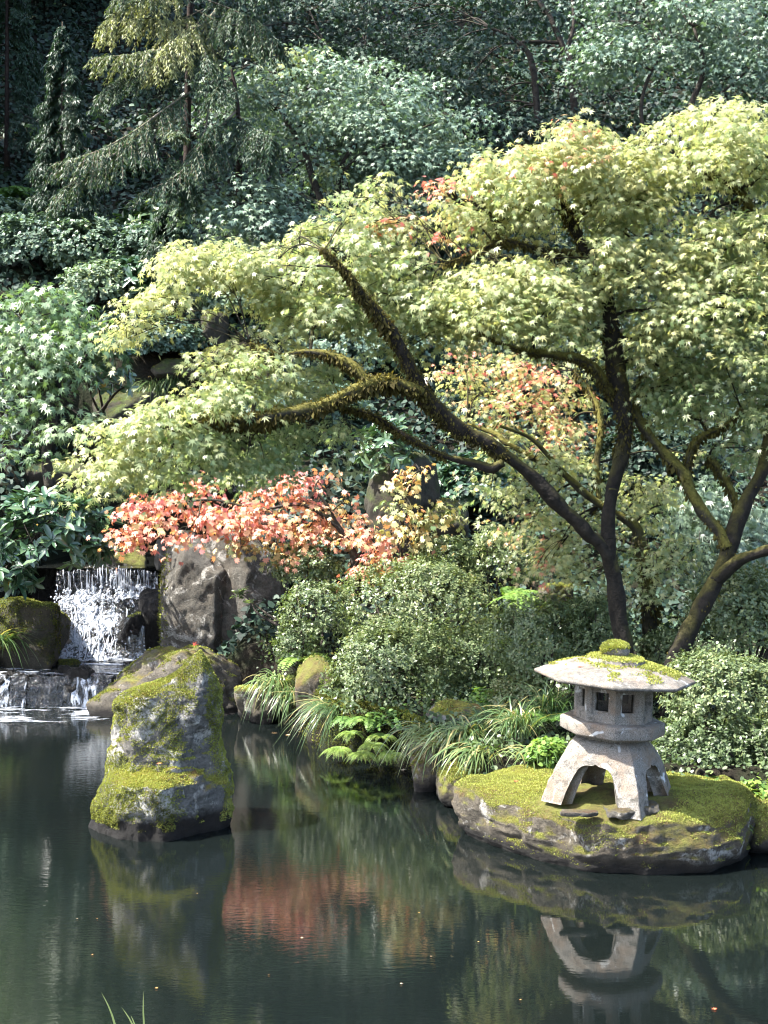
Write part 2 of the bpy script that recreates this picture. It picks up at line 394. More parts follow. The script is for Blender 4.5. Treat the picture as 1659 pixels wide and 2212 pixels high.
M['bark_plain'] = bark_mat('plain_bark', (0.012, 0.010, 0.009), (0.06, 0.05, 0.042), (0.06, 0.06, 0.025), 0.15)
M['bark_pale'] = bark_mat('pale_dead_wood', (0.08, 0.065, 0.05), (0.25, 0.21, 0.16), (0.12, 0.11, 0.05), 0.15)
M['bark_red'] = bark_mat('red_bark', (0.008, 0.006, 0.005), (0.035, 0.023, 0.018), (0.05, 0.05, 0.02), 0.1)
M['granite'] = granite_mat('weathered_granite')
M['granite_roof'] = granite_mat('weathered_roof_granite', 1.0)
M['rock'] = rock_mat('mossy_rock', (0.06, 0.055, 0.05), (0.26, 0.24, 0.21), (0.22, 0.23, 0.03), 0.88, 0.5)
M['rock_stand'] = rock_mat('standing_rock', (0.06, 0.06, 0.056), (0.26, 0.25, 0.23), (0.24, 0.235, 0.03), 0.80, 0.95, 0.13, 0.85, 0.2)
M['rock_boulder'] = rock_mat('boulder_rock', (0.045, 0.04, 0.033), (0.20, 0.18, 0.145), (0.17, 0.18, 0.035), 0.92, 0.4)
M['rock_moss'] = rock_mat('very_mossy_rock', (0.04, 0.034, 0.026), (0.20, 0.172, 0.13), (0.15, 0.155, 0.03), 0.66, 0.55)
M['rock_grey'] = rock_mat('grey_rock', (0.032, 0.030, 0.026), (0.18, 0.168, 0.143), (0.13, 0.115, 0.03), 0.96, 0.5, -5, 0.8, 0.35)
M['rock_brown'] = rock_mat('brown_rock', (0.035, 0.028, 0.02), (0.13, 0.10, 0.075), (0.12, 0.125, 0.025), 0.95, 0.15, -5, 0.85, 0.6)
M['rock_dark'] = rock_mat('wet_dark_rock', (0.008, 0.008, 0.009), (0.04, 0.038, 0.036), (0.03, 0.05, 0.012), 0.98, 0.08, 5, 0.3, 0.1)
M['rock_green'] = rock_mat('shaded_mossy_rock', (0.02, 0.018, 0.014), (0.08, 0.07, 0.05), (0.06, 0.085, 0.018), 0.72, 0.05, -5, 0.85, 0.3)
M['soil'] = soil_mat('forest_soil')
M['water'] = water_mat('pond_water')
M['stream'] = water_mat('stream_water', (0.02, 0.022, 0.02), 0.4, 2.2)
M['foam_fall'] = foam_mat('falling_water', (26, 26, 4.5), 0.54, 7.0)
M['foam_fan'] = foam_mat('tumbling_water', (22, 22, 13.0), 0.50, 6.0)
M['foam_flat'] = foam_mat('floating_foam', (5, 16, 8), 0.55, 7.0)

# ------------------------------------------------------------------ terrain and water
SHX = np.array([-60, -8, -5.0, -3.7, -2.6, -1.3, -0.8, -0.45, 0.12, 0.33, 0.47, 0.62, 2.3, 4.0, 8.0, 60])
SHY = np.array([6, 11, 12.9, 13.15, 13.15, 12.9, 12.1, 11.0, 10.6, 10.1, 9.55, 9.2, 8.7, 8.4, 7.0, 5])
PY = np.array([-30, 8, 12, 13.2, 14, 15, 16, 18, 21, 25, 35, 50, 80, 160])
PZ = np.array([.3, .34, .42, .6, 1.0, 1.8, 2.5, 3.8, 5.7, 8.4, 15.5, 25, 40, 46])
def ground_z(x, y):
    x = np.asarray(x, float); y = np.asarray(y, float)
    s = y - np.interp(x, SHX, SHY)
    land = np.interp(y, PY, PZ)
    land = land + 0.25 * fbm(np.stack([x * .35, y * .35, 0 * x], -1), 5, 3) * sstep(13, 18, y)
    # the bed of the stream, below its two steps
    inx = 1 - sstep(0.9, 1.5, np.abs(x + 2.75))
    bed = np.where(y < 15.1, 0.12, 0.95)
    land = np.where((y > 12.8) & (y < 17.6), land * (1 - inx) + np.minimum(bed, land) * inx, land)
    z = -0.55 + (land + 0.55) * sstep(-0.25, 0.25, s)
    near = 1 - sstep(4.3, 5.1, y)
    return z * (1 - near) + near * 0.25
gx = np.concatenate([np.linspace(-70, -9, 30), np.linspace(-8.6, 8.6, 130), np.linspace(9, 70, 30)])
gy = np.concatenate([np.linspace(-25, 4, 12), np.linspace(4.2, 20, 140), np.linspace(20.4, 60, 80), np.linspace(62, 160, 20)])
X, Y = np.meshgrid(gx, gy)
Z = ground_z(X, Y)
mesh_obj('ground', np.stack([X, Y, Z], -1).reshape(-1, 3), [grid_faces(len(gy), len(gx))], M['soil'], smooth=True)['kind'] = 'structure'
wx = np.linspace(-70, 70, 3); wy = np.array([4.0, 9, 13.3])
X, Y = np.meshgrid(wx, wy)
mesh_obj('pond_water', np.stack([X, Y, 0 * X], -1).reshape(-1, 3), [grid_faces(3, 3)], M['water'])['kind'] = 'structure'
def flat(name, pts, z, mat):
    V = np.array([(x, y, z) for x, y in pts])
    o = mesh_obj(name, V, [np.arange(len(V))[None, :]], mat); o['kind'] = 'structure'; return o
flat('stream_water', [(-7, 13.3), (-1.6, 13.3), (-1.9, 14.4), (-7, 14.4)], 0.29, M['stream'])
flat('stream_water', [(-3.9, 14.78), (-2.2, 14.78), (-1.9, 18.2), (-3.6, 18.2)], 1.17, M['stream'])

# ------------------------------------------------------------------ rocks
def ico(sub):
    import bmesh
    bm = bmesh.new(); bmesh.ops.create_icosphere(bm, subdivisions=sub, radius=1)
    V = np.array([v.co[:] for v in bm.verts]); Fc = np.array([[v.index for v in f.verts] for f in bm.faces]); bm.free()
    return norm(V), Fc
ICO = {k: ico(k) for k in (1, 3, 4, 5, 6)}
def poly_rock(c, size, planes, seed, sub=5, sharp=26, rough=0.05, fine=0.012, extra=12, extra_d=(0.74, 1.02), shear=(0, 0), ridge=.5):
    """smooth intersection of half-spaces, plus erosion noise. planes: (nx,ny,nz,d) in unit space"""
    D, Fc = ICO[sub]
    r = np.random.default_rng(seed)
    pl = [np.r_[norm(np.array(p[:3])), p[3]] for p in planes]
    for ax_ in ((1, 0, 0), (-1, 0, 0), (0, 1, 0), (0, -1, 0), (0, 0, 1), (0, 0, -1)): pl.append(np.r_[ax_, 1.0])
    for _ in range(extra):
        n = norm(r.normal(size=3)); pl.append(np.r_[n, r.uniform(*extra_d)])
    pl = np.array(pl)
    q = np.maximum(D @ pl[:, :3].T, 0.0) / pl[:, 3]
    rad = 1.0 / (np.sum(q ** sharp, 1) ** (1.0 / sharp))
    V = D * rad[:, None]
    V = V * np.asarray(size)
    sc_ = 0.55 / max(0.15, float(np.mean(size)))
    V = V + D * (rough * fbm(V * 2.6 * sc_ + seed, seed, 5, .55) + rough * ridge * (0.35 - np.abs(fbm(V * 4.5 * sc_ + seed, seed + 9, 3))) + fine * fbm(V * 12 * sc_ + seed, seed + 3, 4))[:, None]
    V[:, 0] += shear[0] * V[:, 2]; V[:, 1] += shear[1] * V[:, 2]
    return V + np.asarray(c), Fc
def normals_of(V, Fc):
    n = np.cross(V[Fc[:, 1]] - V[Fc[:, 0]], V[Fc[:, 2]] - V[Fc[:, 0]])
    a = np.linalg.norm(n, axis=1); return n / np.maximum(a[:, None], 1e-12), a / 2
def surf_sample(V, Fc, n, r, maskf):
    """n random points on triangles with acceptance maskf(P, N) in 0..1"""
    if Fc.shape[1] == 4: Fc = np.concatenate([Fc[:, :3], Fc[:, [0, 2, 3]]])
    Nn, A = normals_of(V, Fc)
    k = r.choice(len(Fc), n, p=A / A.sum()); u = r.random((n, 2)); s = np.sqrt(u[:, :1])
    P = V[Fc[k, 0]] * (1 - s) + V[Fc[k, 1]] * s * (1 - u[:, 1:]) + V[Fc[k, 2]] * s * u[:, 1:]
    keep = r.random(n) < maskf(P, Nn[k])
    return P[keep], Nn[k][keep]
def moss_fuzz(parent, V, Fc, n, seed, thr=0.5, size=(0.012, 0.03), zmin=0.03, mat='moss', nz_w=0.6, name='moss', bright=0.55, mask=None):
    r = np.random.default_rng(seed)
    def f(P, Nn):
        if mask is not None: return mask(P, Nn)
        g = nz_w * Nn[:, 2] + 0.9 * (0.5 + 0.5 * fbm(P * 4.0, seed, 3)) + 0.25 * fbm(P * 14, seed + 1, 2)
        return np.where(P[:, 2] > zmin, sstep(thr, thr + 0.18, g), 0)
    P, Nn = surf_sample(V, Fc, n, r, f)
    if len(P) < 3: return None
    mb = MB()
    ax = norm(Nn * 0.8 + np.array([0, 0, 0.25]) + 0.6 * r.normal(size=P.shape))
    tint = np.clip(bright + 0.25 * Nn[:, 2] * 0.8 + 0.30 * fbm(P * 5, seed + 7, 2) + 0.22 * fbm(P * 1.7, seed + 17, 2) + 0.10 * r.normal(size=len(P)), 0, 0.82)
    tint = np.where(r.random(len(P)) < 0.03, 0.97, tint)
    put_leaves(mb, P, ax, r.normal(size=P.shape), r.uniform(*size, len(P)), RHOMB, tint)
    return mb.build(name, M[mat], parent)
def rock(name, label, c, size, planes, seed, mat, parent=None, moss=0, moss_thr=0.9, cat='rock', group=None, moss_kw=None, **kw):
    V, Fc = poly_rock(c, size, planes, seed, **kw)
    base = np.array([c[0], c[1], V[:, 2].min()])
    if parent is None:
        o = mesh_obj(name, V, [Fc], M[mat], None, None, True, origin=base); tag(o, label, cat, group)
    else: o = mesh_obj(name, V, [Fc], M[mat], parent, None, True)
    if moss: moss_fuzz(o, V, Fc, moss, seed + 50, moss_thr, **(moss_kw or {}))
    return o, V, Fc

# --- the standing stone in the pond: rings of five control points traced round its real bulk
SD = 8.95
def sx(px, Y=SD): return (px - CX) / F * math.hypot(Y, 0) * 1.0
def sz(py, Y=SD): return at(CX, py, Y)[2]
rings = [  # py, left, ledge point, front ridge, right, depth front, depth back
    (1835, 176, 255, 368, 486, .36, .42), (1812, 180, 262, 368, 488, .36, .42), (1770, 186, 265, 362, 490, .37, .42), (1725, 200, 270, 355, 491, .36, .40),
    (1690, 214, 275, 350, 487, .34, .39), (1676, 222, 280, 357, 482, .34, .38), (1652, 229, 282, 370, 477, .19, .37), (1636, 231, 285, 382, 474, .17, .36),
    (1600, 233, 290, 395, 465, .19, .35), (1560, 238, 295, 414, 463, .18, .33), (1520, 244, 300, 424, 463, .17, .31), (1512, 250, 304, 427, 462, .165, .29), (1498, 262, 312, 430, 461, .16, .27),
    (1484, 300, 336, 432, 459, .14, .22), (1468, 345, 366, 434, 457, .12, .18), (1454, 372, 386, 436, 454, .10, .15), (1438, 392, 402, 435, 449, .08, .12),
    (1424, 402, 414, 432, 444, .06, .09), (1414, 418, 424, 431, 438, .035, .05), (1406, 428, 429, 431, 433, .012, .015)]
R = np.array(rings, float)
t_ = np.linspace(0, len(R) - 1, 150)
R = np.stack([np.interp(t_, np.arange(len(R)), R[:, i]) for i in range(R.shape[1])], 1)
ns = 150; rows = []
for (py, xl, xm, xf, xr, df, db) in R:
    z = sz(py); x = [sx(v) for v in (xl, xm, xf, xr)]
    cp = np.array([(x[0], -0.02), (x[1], -df * .78), (x[2], -df), (x[3] - .02 * (x[3] - x[2]), -df * .15), (x[3] - .03, db * .5), ((x[2] + x[3]) / 2, db), ((x[0] + x[1]) / 2, db * .85), (x[0] + .02, db * .35)])
    cl = np.concatenate([cp, cp[:1]])
    seg = np.linalg.norm(np.diff(cl, axis=0), axis=1); cum = np.r_[0, np.cumsum(seg)]
    # a fixed share of the ring per side keeps columns aligned
    share = np.array([0, .14, .30, .46, .56, .68, .80, .92, 1.0])
    u = np.linspace(0, 1, ns, endpoint=False)
    q = np.stack([np.interp(u, share, cl[:, 0]), np.interp(u, share, cl[:, 1])], 1)
    for _ in range(4): q = 0.5 * q + 0.25 * (np.roll(q, 1, 0) + np.roll(q, -1, 0))
    rows.append(np.c_[q[:, 0], SD + q[:, 1], np.full(ns, z)])
V = np.array(rows)
ctr = V.mean(1, keepdims=True); out = norm((V - ctr) * np.array([1, 1, 0.2]))
n_ = 0.05 * fbm(V * 2.6, 3, 4) + 0.03 * np.floor(3 * fbm(V * 3.1, 15, 2)) / 2 + 0.05 * (0.3 - np.abs(fbm(V * 5.5, 9, 4))) + 0.016 * fbm(V * 22, 11, 3)
V = V + out * (n_ * sstep(0, .22, np.linalg.norm(V - ctr, axis=-1)))[..., None]
V[:, :, 2] += 0.03 * fbm(V * 4, 21, 3) * sstep(0, .3, V[:, :, 2]) * (1 - sstep(.75, .95, V[:, :, 2]))
top = V[-1].mean(0); Vs = np.concatenate([V.reshape(-1, 3), [top]])
nr = len(R); j = np.arange(ns)
Fq = grid_faces(nr, ns, True); Ft = np.c_[(nr - 1) * ns + j, (nr - 1) * ns + (j + 1) % ns, np.full(ns, nr * ns)]
st_ = mesh_obj('standing_stone', Vs, [Fq, Ft], M['rock_stand'], None, None, True, origin=(sx(335), SD, 0))
tag(st_, 'tall pointed mossy stone standing alone in the pond', 'stone')
def stand_mask(P, Nn):
    py = CY - (np.tan(np.arctan((P[:, 2] - H) / P[:, 1]) + PITCH)) * F
    o_ = np.argsort(np.array(rings)[:, 0]); G = np.array(rings, float)[o_]
    xl = np.interp(py, G[:, 0], G[:, 1]); xf = np.interp(py, G[:, 0], G[:, 3]); xr = np.interp(py, G[:, 0], G[:, 4])
    px = CX + P[:, 0] / P[:, 1] * F; u = (px - xl) / np.maximum(xr - xl, 4); left = sstep(20, -20, px - xf)
    up = py < 1650
    g = 0.50 * np.clip(Nn[:, 2], 0, 1) + .45 * fbm(P * 5.2, 31, 3) + .22 * fbm(P * 17, 33, 2)
    g = g + np.where(up, .16 * left, .30 * sstep(.34, .14, u) - .05) + .40 * sstep(.84, .97, u) + .30 * (np.abs(py - 1668) < 15) * left - .10 * (1 - left) + .35 * sstep(1462, 1430, py)
    return np.where(P[:, 2] > 0.06, sstep(0.10, 0.34, g) * 0.95, 0)
moss_fuzz(st_, Vs, np.concatenate([np.c_[Fq[:, :3]], Fq[:, [0, 2, 3]], Ft]), 230000, 5, size=(0.006, 0.013), mask=stand_mask, bright=0.52)
r_ = np.random.default_rng(4)

# --- the flat lantern stone: outline at the water, rim and top drawn as rings
def ring_stone(name, label, outline, prof, seed, mat, cat='rock', noise_amp=0.05, ns=220, groupname=None, fine=0.014):
    """outline: (x,y) world polygon; prof: (scale, z) rows from below water to the top centre"""
    O = catmull(np.r_[outline, outline[:1]], 12)
    seg = np.r_[0, np.cumsum(np.linalg.norm(np.diff(O, axis=0), axis=1))]
    u = np.linspace(0, seg[-1], ns, endpoint=False)
    q = np.stack([np.interp(u, seg, O[:, 0]), np.interp(u, seg, O[:, 1])], 1)
    c = q.mean(0); rows = []
    prof = np.array(prof, float); tt = np.linspace(0, len(prof) - 1, 110)
    sc = np.interp(tt, np.arange(len(prof)), prof[:, 0]); zz = np.interp(tt, np.arange(len(prof)), prof[:, 1])
    for s_, z in zip(sc, zz): rows.append(np.c_[c + (q - c) * s_, np.full(ns, z)])
    V = np.array(rows); outv = np.c_[norm(q - c), np.zeros(ns)][None]
    edge = sstep(0.3, 0.9, sc)[:, None, None]
    n_ = noise_amp * fbm(V * 2.4, seed, 4) + 0.6 * noise_amp * (0.4 - np.abs(fbm(V * np.array([3, 3, 8.0]), seed + 2, 3))) + fine * fbm(V * 16, seed + 4, 3)
    V = V + outv * n_[..., None] * edge
    V[:, :, 2] += (noise_amp * 0.7 * fbm(V * 3.1, seed + 8, 4) + fine * fbm(V * 14, seed + 9, 3)) * sstep(0.02, 0.2, zz)[:, None]
    top = V[-1].mean(0); Vs = np.concatenate([V.reshape(-1, 3), [top]])
    nr = len(sc); j = np.arange(ns)
    Fq = grid_faces(nr, ns, True); Ft = np.c_[(nr - 1) * ns + j, (nr - 1) * ns + (j + 1) % ns, np.full(ns, nr * ns)]
    o = mesh_obj(name, Vs, [Fq, Ft], M[mat], None, None, True, origin=(c[0], c[1], 0))
    tag(o, label, cat, groupname)
    return o, Vs, np.concatenate([Fq[:, :3], Fq[:, [0, 2, 3]], Ft])
wl = [atz(*p)[:2] for p in ((1000, 1802), (1040, 1820), (1110, 1842), (1200, 1868), (1280, 1886), (1400, 1888), (1520, 1882), (1600, 1868))]
outl = np.array([*wl, (2.28, 8.55), (2.3, 9.0), (1.9, 9.3), (1.2, 9.35), (0.75, 9.15), (0.52, 9.0)])
lst, LV, LF = ring_stone('lantern_stone', 'broad flat mossy rock jutting into the pond under the stone lantern', outl,
                         [(.90, -.4), (.95, -.02), (.985, .03), (1.0, .08), (1.02, .16), (1.02, .25), (1.0, .30), (.96, .325), (.88, .338), (.7, .347), (.4, .352), (.02, .352)], 41, 'rock_moss', noise_amp=0.085, fine=.022)
lc = at(1316, 1719, 8.36)
def lant_mask(P, Nn):
    d = np.hypot(P[:, 0] - lc[0], P[:, 1] - lc[1])
    px = P[:, 0]
    bare = sstep(0.36, 0.50, d + 0.09 * fbm(P * 6, 3, 2))
    g = 0.7 * Nn[:, 2] + 0.45 * fbm(P * 4.5, 61, 3) + 0.25 * fbm(P * 15, 62, 2)
    return np.where(P[:, 2] > 0.03, sstep(0.14, 0.40, g + .25 * fbm(P * 2.6, 66, 2)) * np.where(Nn[:, 2] > .6, bare, 0.6), 0)
moss_fuzz(lst, LV, LF, 330000, 8, size=(0.005, 0.012), mask=lant_mask, bright=0.50)
# --- flat boulder behind the standing stone
def P3(px, py, Y): return at(px, py, Y)
o, V, Fc = rock('flat_boulder', 'flat topped mossy boulder at the water edge, right of the low falls', P3(388, 1500, 13.1) * [1, 1, 0] + [0, 0, .12], (.76, .55, .37),
    [(0, 0.06, 1, 1.0), (-.75, -.15, .62, .86), (1, -.1, -.12, .92), (-.2, -1, .28, .9), (.3, -1, -.15, .95), (0, 0, -1, 1.2)], 71, 'rock_boulder', moss=110000, moss_thr=.98,
    moss_kw=dict(size=(.008, .02), bright=.42), extra=8, rough=.14, fine=.03, sub=6)
# --- big grey boulder: two tall faces with a seam
gb = P3(470, 1330, 13.95)
V1, F1 = poly_rock((gb[0] - .17, 13.9, .78), (.46, .42, .90), [(-1, -.2, .08, .80), (-.05, -1, .10, .72), (.9, -.45, .0, .70), (.15, .1, 1, .86), (-.7, 0, .75, 1.0)], 81, sharp=70, rough=.06, fine=.03, extra=10, sub=6, ridge=.1)
V2, F2 = poly_rock((gb[0] + .22, 14.05, .78), (.60, .55, .98), [(-.45, -.9, .12, .62), (.55, -.85, .05, .72), (.45, -.1, .85, .80), (-.3, 0, 1, .90), (1, 0, .0, .82)], 83, sharp=70, rough=.06, fine=.03, extra=10, sub=6, ridge=.1)
mb = MB(); mb.add(V1, [F1]); mb.add(V2, [F2])
gby = mb.build('grey_boulder', M['rock_grey'], None, True, origin=(gb[0], 13.9, 0))
tag(gby, 'tall grey rock split by a mossy seam, right of the main waterfall', 'rock')
moss_fuzz(gby, V1, F1, 9000, 84, mask=lambda P, Nn: np.where(P[:, 0] < gb[0] - .45, .55, 0) + np.where((P[:, 0] > gb[0] + .06) & (Nn[:, 1] < 0), .5, 0) * sstep(-.1, .3, fbm(P * 5, 2, 3)), size=(.016, .035), bright=.32, name='moss')
# --- other rocks, each its own thing: name,label,px,py(centre),Y,size,mat,seed,moss
RK = [
 ('mossy_rock', 'dark rounded mossy rock left of the main waterfall', 40, 1372, 14.0, (.46, .5, .40), 'rock_green', 101, 26000, .45),
 ('shelf_rock', 'low mossy wedge of rock on the upper stream above the waterfall lip', 258, 1205, 15.6, (.36, .4, .15), 'rock_moss', 102, 6000, .95),
 ('block_rock', 'squarish grey block wedged beside the lip of the waterfall', 370, 1195, 14.75, (.20, .25, .17), 'rock_grey', 103, 0, 1),
 ('wet_rock', 'black wet rock between the waterfall and the grey boulder', 335, 1345, 14.3, (.16, .25, .40), 'rock_dark', 104, 0, 1),
 ('spout_rock', 'small dark rock spilling a side trickle at the right of the waterfall', 292, 1362, 14.2, (.17, .18, .20), 'rock_dark', 105, 2500, .95),
 ('mossy_stone', 'little moss covered stone in the foam below the waterfall', 150, 1438, 13.85, (.13, .12, .07), 'rock_green', 106, 2500, .5),
 ('mossy_stone', 'small green stone beside the flat boulder in the foam', 418 - 5, 1464, 13.5, (.14, .12, .08), 'rock_green', 107, 2000, .5),
 ('edge_rock', 'low moss covered rock half hidden by grass right of the flat boulder', 566, 1528, 12.5, (.22, .25, .22), 'rock_moss', 108, 8000, .85),
 ('leaning_rock', 'brown leaning rock with a mossy edge among grass on the far bank', 684, 1500, 11.9, (.17, .26, .34), 'rock_moss', 109, 5000, .95),
 ('round_rock', 'round mossy rock behind the red vine maple', 752, 1068, 15.8, (.27, .3, .18), 'rock_moss', 110, 6000, .85),
 ('peaked_rock', 'big peaked brown rock above the clipped bushes', 868, 1090, 14.2, (.36, .4, .56), 'rock_green', 111, 9000, .85),
 ('sloping_rock', 'brown sloping rock right of the peaked rock', 965, 1140, 14.0, (.22, .4, .30), 'rock_green', 112, 8000, .85),
 ('bank_rock', 'pale mossy rock behind the grasses on the bank', 985, 1556, 10.7, (.22, .22, .17), 'rock', 113, 5000, .95),
 ('bank_rock', 'pale mossy rock close behind the left edge of the lantern stone grasses', 1080, 1590, 10.3, (.25, .22, .16), 'rock', 114, 6000, .85),
 ('shore_stone', 'yellow mossy stone at the waterline below the grasses, nearest the ferns', 935, 1655, 10.0, (.16, .18, .20), 'rock_moss', 115, 6000, .75),
 ('shore_stone', 'yellow mossy stone at the waterline touching the lantern stone', 985, 1690, 9.6, (.13, .2, .15), 'rock_moss', 116, 6000, .75),
 ('corner_rock', 'mossy rock at the right edge behind the lantern stone', 1672, 1800, 8.5, (.20, .22, .21), 'rock_moss', 117, 7000, .8),
 ('ledge_rock', 'pale yellow rock poking out between the bushes behind the lantern', 1195, 1292, 11.9, (.18, .2, .13), 'rock_moss', 118, 5000, .75),
 ('hill_rock', 'square brown rock high on the slope under the maple bough', 462, 712, 18.3, (.18, .3, .26), 'rock_green', 119, 8000, .75),
 ('moss_bank', 'bright green mossy hump on the slope left of the maple', 470, 775, 17.0, (.26, .3, .16), 'rock_green', 120, 5000, .6),
 ('moss_bank', 'long mossy ledge on the slope with ferns hanging below', 395, 800, 16.8, (.50, .35, .14), 'rock_green', 121, 5000, .75),
 ('moss_bank', 'mossy shoulder of earth under the left rhododendron', 275, 900, 15.8, (.55, .5, .32), 'rock_green', 122, 9000, .7),
 ('step_rock', 'dark shaded rock by the left edge above the rhododendron', 95, 1035, 15.0, (.75, .5, .22), 'rock_green', 123, 3000, .9),
 ('fall_rock', 'wet dark rocks behind the small upper waterfall', 556, 1010, 18.0, (.55, .4, .50), 'rock_dark', 124, 1500, .95),
]
def yground(px, py, off=0.0, y0=13.0):
    for Yq in np.arange(y0, 45, .05):
        q = at(px, py, Yq)
        if q[2] <= ground_z(q[0], Yq) + off: return float(Yq)
    return 30.0
for nm, lb, px, py, Yd, size, mt, sd, ms, th in RK:
    if 119 <= sd <= 123: Yd = yground(px, py, size[2] * .4)
    rock(nm, lb, P3(px, py, Yd), size, [(0, 0, 1, .95)], sd, mt, moss=int(ms * 1.7), moss_thr=th, extra=14, rough=.22 * min(size), fine=.05 * min(size) + .005, sharp=24, sub=5,
         moss_kw=dict(size=(.008, .019), bright=.45 if mt != 'rock_green' else .2, zmin=.02))
# little slabs of rock under the lantern's front leg
for px, py, Yd, sz_, sd, lb in ((1345, 1752, 8.02, (.10, .07, .03), 131, 'thin dark slab of rock wedged under the lantern front leg'), (1385, 1740, 8.1, (.10, .10, .03), 132, 'small grey slab lying right of the lantern front leg'),
                          (1250, 1755, 7.98, (.11, .05, .02), 133, 'cracked grey slab on the stone, left of the lantern front leg')):
    c = P3(px, py, Yd); c[2] = .35
    rock('rock_slab', lb, c, sz_, [(0, 0, 1, .8)], sd, 'rock_grey', extra=9, rough=.02, fine=.008, sub=4)

# ------------------------------------------------------------------ stone lantern
TH = math.radians(-96.5)
TILT = math.radians(3.6)
LZ = .345
def lpose(V):
    V = np.asarray(V, float).copy()
    x = V[..., 0] * math.cos(TILT) + V[..., 2] * math.sin(math.radians(2.0)); z = -V[..., 0] * math.sin(TILT) + V[..., 2] * math.cos(TILT)
    return np.stack([x + lc[0], V[..., 1] + lc[1], z + LZ], -1)
lan = thing('stone_lantern', 'squat four legged stone lantern with mossy umbrella roof on the flat rock', 'lantern', (lc[0], lc[1], LZ))
def octring(r, z, k=8, sub=6, th=TH, rnd=0.0):
    a = th + np.arange(k) * 2 * math.pi / k; C = np.c_[np.cos(a), np.sin(a)] * r
    out = []
    for i in range(k):
        t = np.linspace(0, 1, sub, endpoint=False)[:, None]; out.append(C[i] * (1 - t) + C[(i + 1) % k] * t)
    q = np.concatenate(out)
    if rnd: q = q * (1 - rnd) + rnd * norm(q) * r
    return np.c_[q, np.full(len(q), z)]
def lathe8(rows, k=8, sub=6, amp=0.003, seed=0, th=TH):
    V = np.array([octring(r, z, k, sub, th, rd) for r, z, rd in rows]); n, m = V.shape[:2]
    V = V + norm(V * [1, 1, 0.2]) * (amp * fbm(V * 14, seed, 3))[..., None]
    Vf = np.concatenate([V.reshape(-1, 3), [[0, 0, rows[0][1]], [0, 0, rows[-1][1]]]])
    j = np.arange(m)
    return Vf, [grid_faces(n, m, True), np.c_[np.full(m, n * m), (j + 1) % m, j], np.c_[np.full(m, n * m + 1), (n - 1) * m + j, (n - 1) * m + (j + 1) % m]]
# legs: four splayed corners with an ogee arch on each side
def corner_r(z):
    return np.interp(z, [-.03, 0, .10, .20, .27, .33, .36, .372], [.455, .45, .408, .362, .330, .296, .262, .235])
LA = math.radians(-75)
nsd, nv = 61, 26
def leg_surface(inset, ztop):
    s = np.linspace(-1, 1, nsd); V = np.zeros((nv, 4 * (nsd - 1), 3))
    z_b = np.where(np.abs(s) > 0.55, -.02, .232 * np.clip(1 - (np.abs(s) / 0.55) ** 4.5, 0, 1) ** .55 - .02 * (np.abs(s) < 0.55) * (np.abs(s) / 0.55) ** 8 + .012 * np.exp(-(s / .05) ** 2))
    for f in range(4):
        for i in range(nsd - 1):
            z = np.linspace(ztop, z_b[i], nv); rc = corner_r(z) - inset
            a0, a1 = LA + f * math.pi / 2, LA + (f + 1) * math.pi / 2
            u = (s[i] + 1) / 2
            x = rc * (math.cos(a0) * (1 - u) + math.cos(a1) * u); y = rc * (math.sin(a0) * (1 - u) + math.sin(a1) * u)
            rad = np.hypot(x, y); rnd = np.interp(z, [0, .2, .30, .37], [.10, .16, .42, .75])
            tgt = rc * .86; k = 1 - rnd + rnd * tgt / rad
            V[:, f * (nsd - 1) + i] = np.c_[x * k, y * k, z]
    return V
A = leg_surface(0.0, .372); B = leg_surface(.105, .28)
m_ = A.shape[1]
A = A + norm(A * [1, 1, .1]) * (0.010 * fbm(A * 9, 7, 3) + .005 * fbm(A * 28, 8, 2))[..., None]
nA = nv * m_; j = np.arange(m_); j2 = (j + 1) % m_
Vf = np.concatenate([A.reshape(-1, 3), B.reshape(-1, 3), [[0, 0, .374], [0, 0, .28]]])
fa = grid_faces(nv, m_, True); fb = grid_faces(nv, m_, True)[:, ::-1] + nA
rim = np.c_[(nv - 1) * m_ + j, (nv - 1) * m_ + j2, nA + (nv - 1) * m_ + j2, nA + (nv - 1) * m_ + j][:, ::-1]
mesh_obj('legs', lpose(Vf), [fa[:, ::-1], fb[:, ::-1], rim[:, ::-1], np.c_[np.full(m_, 2 * nA), j, j2], np.c_[np.full(m_, 2 * nA + 1), nA + j2, nA + j]], M['granite'], lan, None, False)
Vn, Fn = lathe8([(.20, .37, .5), (.20, .408, .5)]); mesh_obj('neck', lpose(Vn), Fn, M['granite'], lan)
Vn, Fn = lathe8([(.300, .404, 0), (.313, .409, 0), (.316, .418, 0), (.317, .475, 0), (.312, .484, 0), (.24, .488, .2)], seed=3); mesh_obj('platform', lpose(Vn), Fn, M['granite'], lan)
